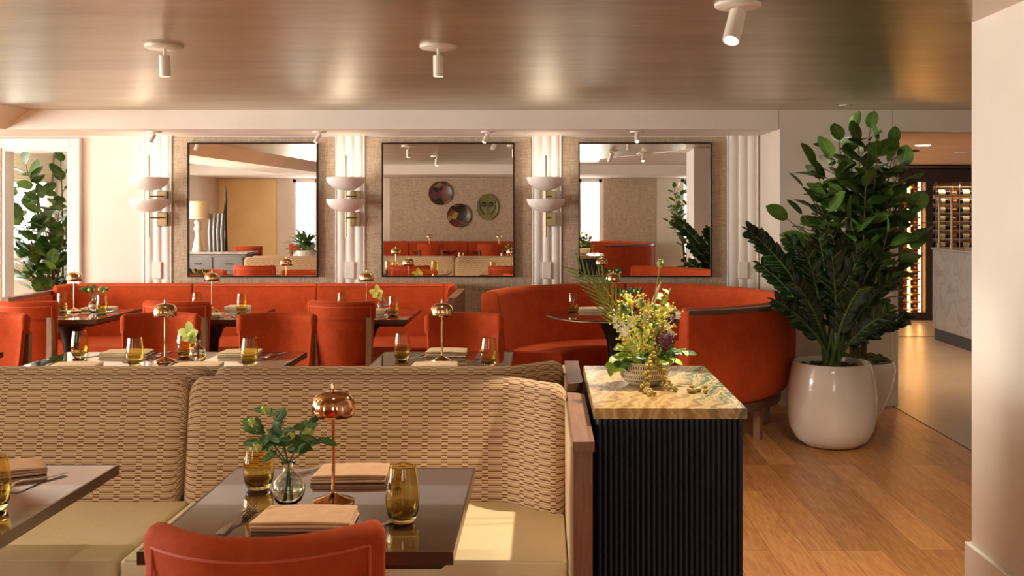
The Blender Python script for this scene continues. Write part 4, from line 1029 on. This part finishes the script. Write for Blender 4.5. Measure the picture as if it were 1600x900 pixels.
# ================================================================ WINE ROOM
t = thing('wine_cabinet', 'tall glazed dark wood wine cabinet with glowing racks in the passage', 'wine cabinet', (0, 13.8, 0))
X0, X1 = 4.62, 6.6
bm = BM(); box(bm, X0, X1, -.02, .45, 1.86, 2.03); obj('header', bm, 'dark_wood', t)
bm = BM(); box(bm, X0, X1, -.02, .45, 0, .10); obj('base', bm, 'dark_wood', t)
for x0, x1 in ((4.70, 4.83), (5.14, 5.235)):
    bm = BM(); box(bm, x0, x1, -.02, .4, .1, 1.86); obj('post', bm, 'dark_wood', t)
bm = BM(); box(bm, X0, X1, .44, .46, .1, 1.86); obj('back_panel', bm, 'rack', t)
for x0, x1 in ((4.83, 5.14), (5.235, 6.6)):
    bm = BM(); box(bm, x0, x1, -.012, -.006, .1, 1.86); obj('glass_door', bm, 'pane', t)
for x in (4.955, 5.10):
    bm = BM(); box(bm, x-.014, x+.014, .10, .125, .1, 1.86); obj('light_strip', bm, 'strip', t)
bm = BM()
for k in range(17):
    z = .12+k*.1035
    for a, c in ((4.83, 4.94), (4.98, 5.09)): box(bm, a, c, .04, .3, z, z+.022)
obj('rack', bm, 'rack', t)
bm = BM()
for k in range(15):
    z = .14+k*.118
    box(bm, 5.24, 6.55, .06, .066, z, z+.006); box(bm, 5.24, 6.55, .28, .286, z, z+.006)
for x in (5.30, 5.62, 5.95, 6.28): box(bm, x, x+.008, .05, .062, .1, 1.86); box(bm, x, x+.008, .28, .29, .1, 1.86)
obj('wire_rack', bm, 'rack_metal', t)
lamp('cabinet_glow', 'AREA', (5.8, 13.84, 1.82), 6, (1, .8, .6), (5.8, 13.9, 0), .9, .05)
first = None
def bottle(x, y, z, ry, rx, label, group):
    global first
    if first is None:
        first = thing('wine_bottle', label, 'wine bottle', (0, 0, 0))
        bm = BM(); lathe(bm, [(0, 0), (.034, 0), (.0375, .004), (.0375, .17), (.033, .195), (.016, .22), (.0135, .235), (.0135, .245)], (0, 0, 0), 20); obj('bottle_body', bm, 'bottle', first, True)
        bm = BM(); lathe(bm, [(.0382, .05), (.0382, .14)], (0, 0, 0), 20); obj('label', bm, 'bottle_label', first, True)
        bm = BM(); lathe(bm, [(.0145, .235), (.0148, .295), (.0142, .30), (0, .30)], (0, 0, 0), 16); obj('foil', bm, 'foil', first, True)
        o = first
    else: o = dup(first, (0, 0, 0), 0, label)
    o.location = (x, y, z); o.rotation_euler = (rx, ry, 0); o['label'] = label; o['group'] = group
for k in range(16):
    z = .183+k*.1035
    bottle(4.885, 13.83+.31, z, 0, pi/2, 'wine bottle lying in the left column of the glowing rack', 'bottles in the left glowing column')
    bottle(5.035, 13.83+.31, z, 0, pi/2, 'wine bottle lying in the right column of the glowing rack', 'bottles in the right glowing column')
for k in range(14):
    for x in (5.33, 5.66, 5.98): bottle(x-.02, 13.94, .186+k*.118, pi/2, 0, 'wine bottle lying sideways in the wire rack behind the counter', 'bottles in the wire rack')
t = thing('marble_counter', 'grey marble counter with a glass and brass screen at the right', 'counter', (4.46, 11.76, 0))
bm = BM(); box(bm, 0, 1.0, -3.4, 0, .135, 1.03, .003, 1); obj('counter_body', bm, 'marble', t)
bm = BM(); box(bm, -.012, 1.0, -3.41, .012, 1.03, 1.054, .003, 1); obj('counter_top', bm, 'marble', t)
bm = BM(); box(bm, .02, 1.0, -3.38, -.02, 0, .135); obj('plinth', bm, 'dark_wood', t)
for y, x in ((-.10, .04), (-.42, .055)):
    bm = BM(); tube(bm, [(x, y, 1.05), (x, y, 1.62)], .013, 12); lathe(bm, [(.022, 0), (.022, .05), (.013, .055)], (x, y, 1.054), 12); lathe(bm, [(.013, 0), (.02, .01), (.02, .07), (0, .07)], (x, y, 1.56), 12); obj('brass_post', bm, 'brass', t, True)
bm = BM(); tube(bm, [(.03, -.02, 1.64), (.07, -2.5, 1.64)], .013, 12); obj('brass_rail', bm, 'brass', t, True)
bm = BM(); box(bm, .06, .066, -2.5, -.05, 1.06, 1.63); obj('glass_screen', bm, 'pane', t)

# ================================================================ REAR OF THE ROOM (seen in the mirrors)
t = thing('orange_banquette', 'long orange banquette under the painted plates, seen in the middle mirror', 'banquette', (0, RY+.10, 0))
for x0, x1 in ((-4.0, -2.9), (-2.89, -1.8), (-1.79, -.72)):
    P, N = line(x1, x0, 0, 16, (0, 1)); bm = BM(); sweep(bm, P, N, sec if False else rounded_section(.16, .1, .0, .0, .44, .89, .03, 5), .02); obj('back_cushion', bm, 'velvet', t, True, ang=60)
bm = BM(); box(bm, -4.0, -.72, .1, .68, .3, .47, .02, 3); obj('seat_cushion', bm, 'velvet', t, True)
bm = BM(); box(bm, -3.98, -.74, .0, .64, 0, .3); obj('base', bm, 'velvet', t)
for x, z, l in ((-2.33, 1.79, 'round painted plate, upper left on the wall in the middle mirror'), (-1.98, 1.37, 'round painted plate with blue and yellow, lowest in the middle mirror')):
    bm = BM(); m = Matrix.Translation((x, RY+.03, z)) @ Matrix.Rotation(-pi/2, 4, 'X')
    lathe(bm, [(0, 0), (.14, 0), (.225, .025), (.225, .032), (.20, .028), (.13, .01), (0, .01)], (0, 0, 0), 40, m)
    tag(obj('painted_plate', bm, 'plate', None, True), l, 'plate')
t = thing('face_plate', 'oval olive green plate with dark painted lines in the middle mirror', 'plate', (-1.44, RY+.03, 1.53))
bm = BM(); m = Matrix.Rotation(-pi/2, 4, 'X') @ Matrix.Diagonal((.85, 1.05, 1, 1)); lathe(bm, [(0, 0), (.16, 0), (.235, .03), (.235, .037), (.2, .03), (0, .03)], (0, 0, 0), 40, m); obj('plate_body', bm, 'plate_green', t, True)
bm = BM()
tube(bm, [(0, .035, -.14), (0, .035, .12)], .010, 6)
for s_ in (-1, 1): tube(bm, [(s_*.07+.035*cos(a/8*2*pi), .035, .05+.035*sin(a/8*2*pi)) for a in range(9)], .012, 6, False); tube(bm, [(s_*.15, .035, .12), (s_*.14, .035, -.03), (s_*.06, .035, -.14)], .008, 6)
obj('painted_lines', bm, 'plate_dark', t, True)
for l, x, y in (('orange chair in front of the rear banquette, left in the middle mirror', -2.3, -1.0), ('orange chair in front of the rear banquette, right in the middle mirror', -1.25, -1.0), ('orange chair by the rear windows, seen in the left mirror', -4.6, -.9), ('orange chair beside the grey console, seen in the left mirror', -5.15, .3)):
    chair(l, (x, y, 0), pi if x > -4 else pi*.8)
for l, x in (('dark table by the rear banquette, left in the middle mirror', -2.3), ('dark table by the rear banquette, right in the middle mirror', -1.25)):
    table('dining_table', l, x-.35, x+.35, -1.75, -1.1)
for l, x, y in (('brass dome lamp on the left rear table in the middle mirror', -2.4, -1.4), ('brass dome lamp on the right rear table in the middle mirror', -1.15, -1.4)): table_lamp(l, x, y, 'brass_lamp')
booth('second curved orange booth across the room, seen in the right mirror', .47, -1.12, -165, 78)
t = thing('fig_plant', 'tall broad-leaved plant in a white pot, seen in the right mirror', 'potted plant', (2.25, -1.75, 0)); pot(t, .265, .478, 'taper'); moss(t, .2, .445, 4)
rnd2 = random.Random(3); ficus(t, [(rnd2.uniform(-.35, .35), rnd2.uniform(-.3, .3), rnd2.uniform(1.0, 1.95)) for _ in range(14)], (0, 0, .44), 31, (.11, .16))
t = thing('console_table', 'grey console with drawers, seen at the left of the left mirror', 'console', (-5.25, 1.9, 0))
bm = BM(); box(bm, -.7, .7, -.22, .22, .1, .84, .006, 1); obj('body', bm, 'console', t)
bm = BM(); box(bm, -.73, .73, -.25, .25, .84, .87, .006, 1); obj('top', bm, 'marble', t)
for k in range(3):
    bm = BM(); box(bm, -.66+k*.45, -.24+k*.45, .22, .235, .6, .8, .004, 1); d_ = obj('drawer', bm, 'console', t)
    bm = BM(); tube(bm, [(-.50+k*.45, .245, .7), (-.40+k*.45, .245, .7)], .01, 6); obj('handle', bm, 'sculpt', d_)
t = thing('console_lamp', 'large pale lamp with drum shade on the grey console, in the left mirror', 'lamp', (-5.32, 1.95, .8705))
t.scale = (.8, .8, .8)
bm = BM(); lathe(bm, [(0, 0), (.10, 0), (.10, .02), (.06, .22), (.04, .36), (.075, .42), (.05, .48), (.07, .54), (.03, .58), (.0, .6)], (0, 0, 0), 28); obj('lamp_base', bm, 'ceramic', t, True)
bm = BM(); lathe(bm, [(.21, .60), (.19, .92), (.187, .92), (.207, .60)], (0, 0, 0), 36); obj('lamp_shade', bm, 'shade', t, True)
t = thing('pole_sculpture', 'ribbed grey sculpture beside the console lamp, in the left mirror', 'sculpture', (-5.04, 1.95, .8705))
bm = BM()
for k in range(4): tube(bm, [(-.09+.06*k, 0, 0), (-.10+.06*k, 0, .3), (-.085+.06*k, 0, .56)], [.026, .03, .02], 10)
obj('ribs', bm, 'console', t, True)
bm = BM(); tube(bm, [(0, 0, 0), (.01, 0, .25), (-.01, 0, .5), (.01, 0, .75), (.0, 0, .98)], [.035, .02, .03, .022, .006], 8)
o = obj('wooden_figure', bm, 'sculpt', None, True, (-4.98, 1.75, .8705)); tag(o, 'tall slim dark carved wooden figure on the grey console, in the left mirror', 'figure')
t = thing('leafy_plant', 'bushy green plant in a white pot by the rear window, in the left mirror', 'potted plant', (-4.2, .2, 0)); pot(t, .22, .82)
lf = BM(); rnd = random.Random(8)
for k in range(140):
    a = rnd.uniform(0, 2*pi); e = rnd.uniform(.1, 1.3); d_ = Vector((cos(a)*cos(e), sin(a)*cos(e), sin(e))); r_ = rnd.uniform(.05, .26); leaf(lf, Vector((0, 0, .80))+d_*r_, d_, (0, 0, 1), rnd.uniform(.12, .2), .06, .6)
obj('foliage', lf, 'ficus_leaf', t, True, ang=60)
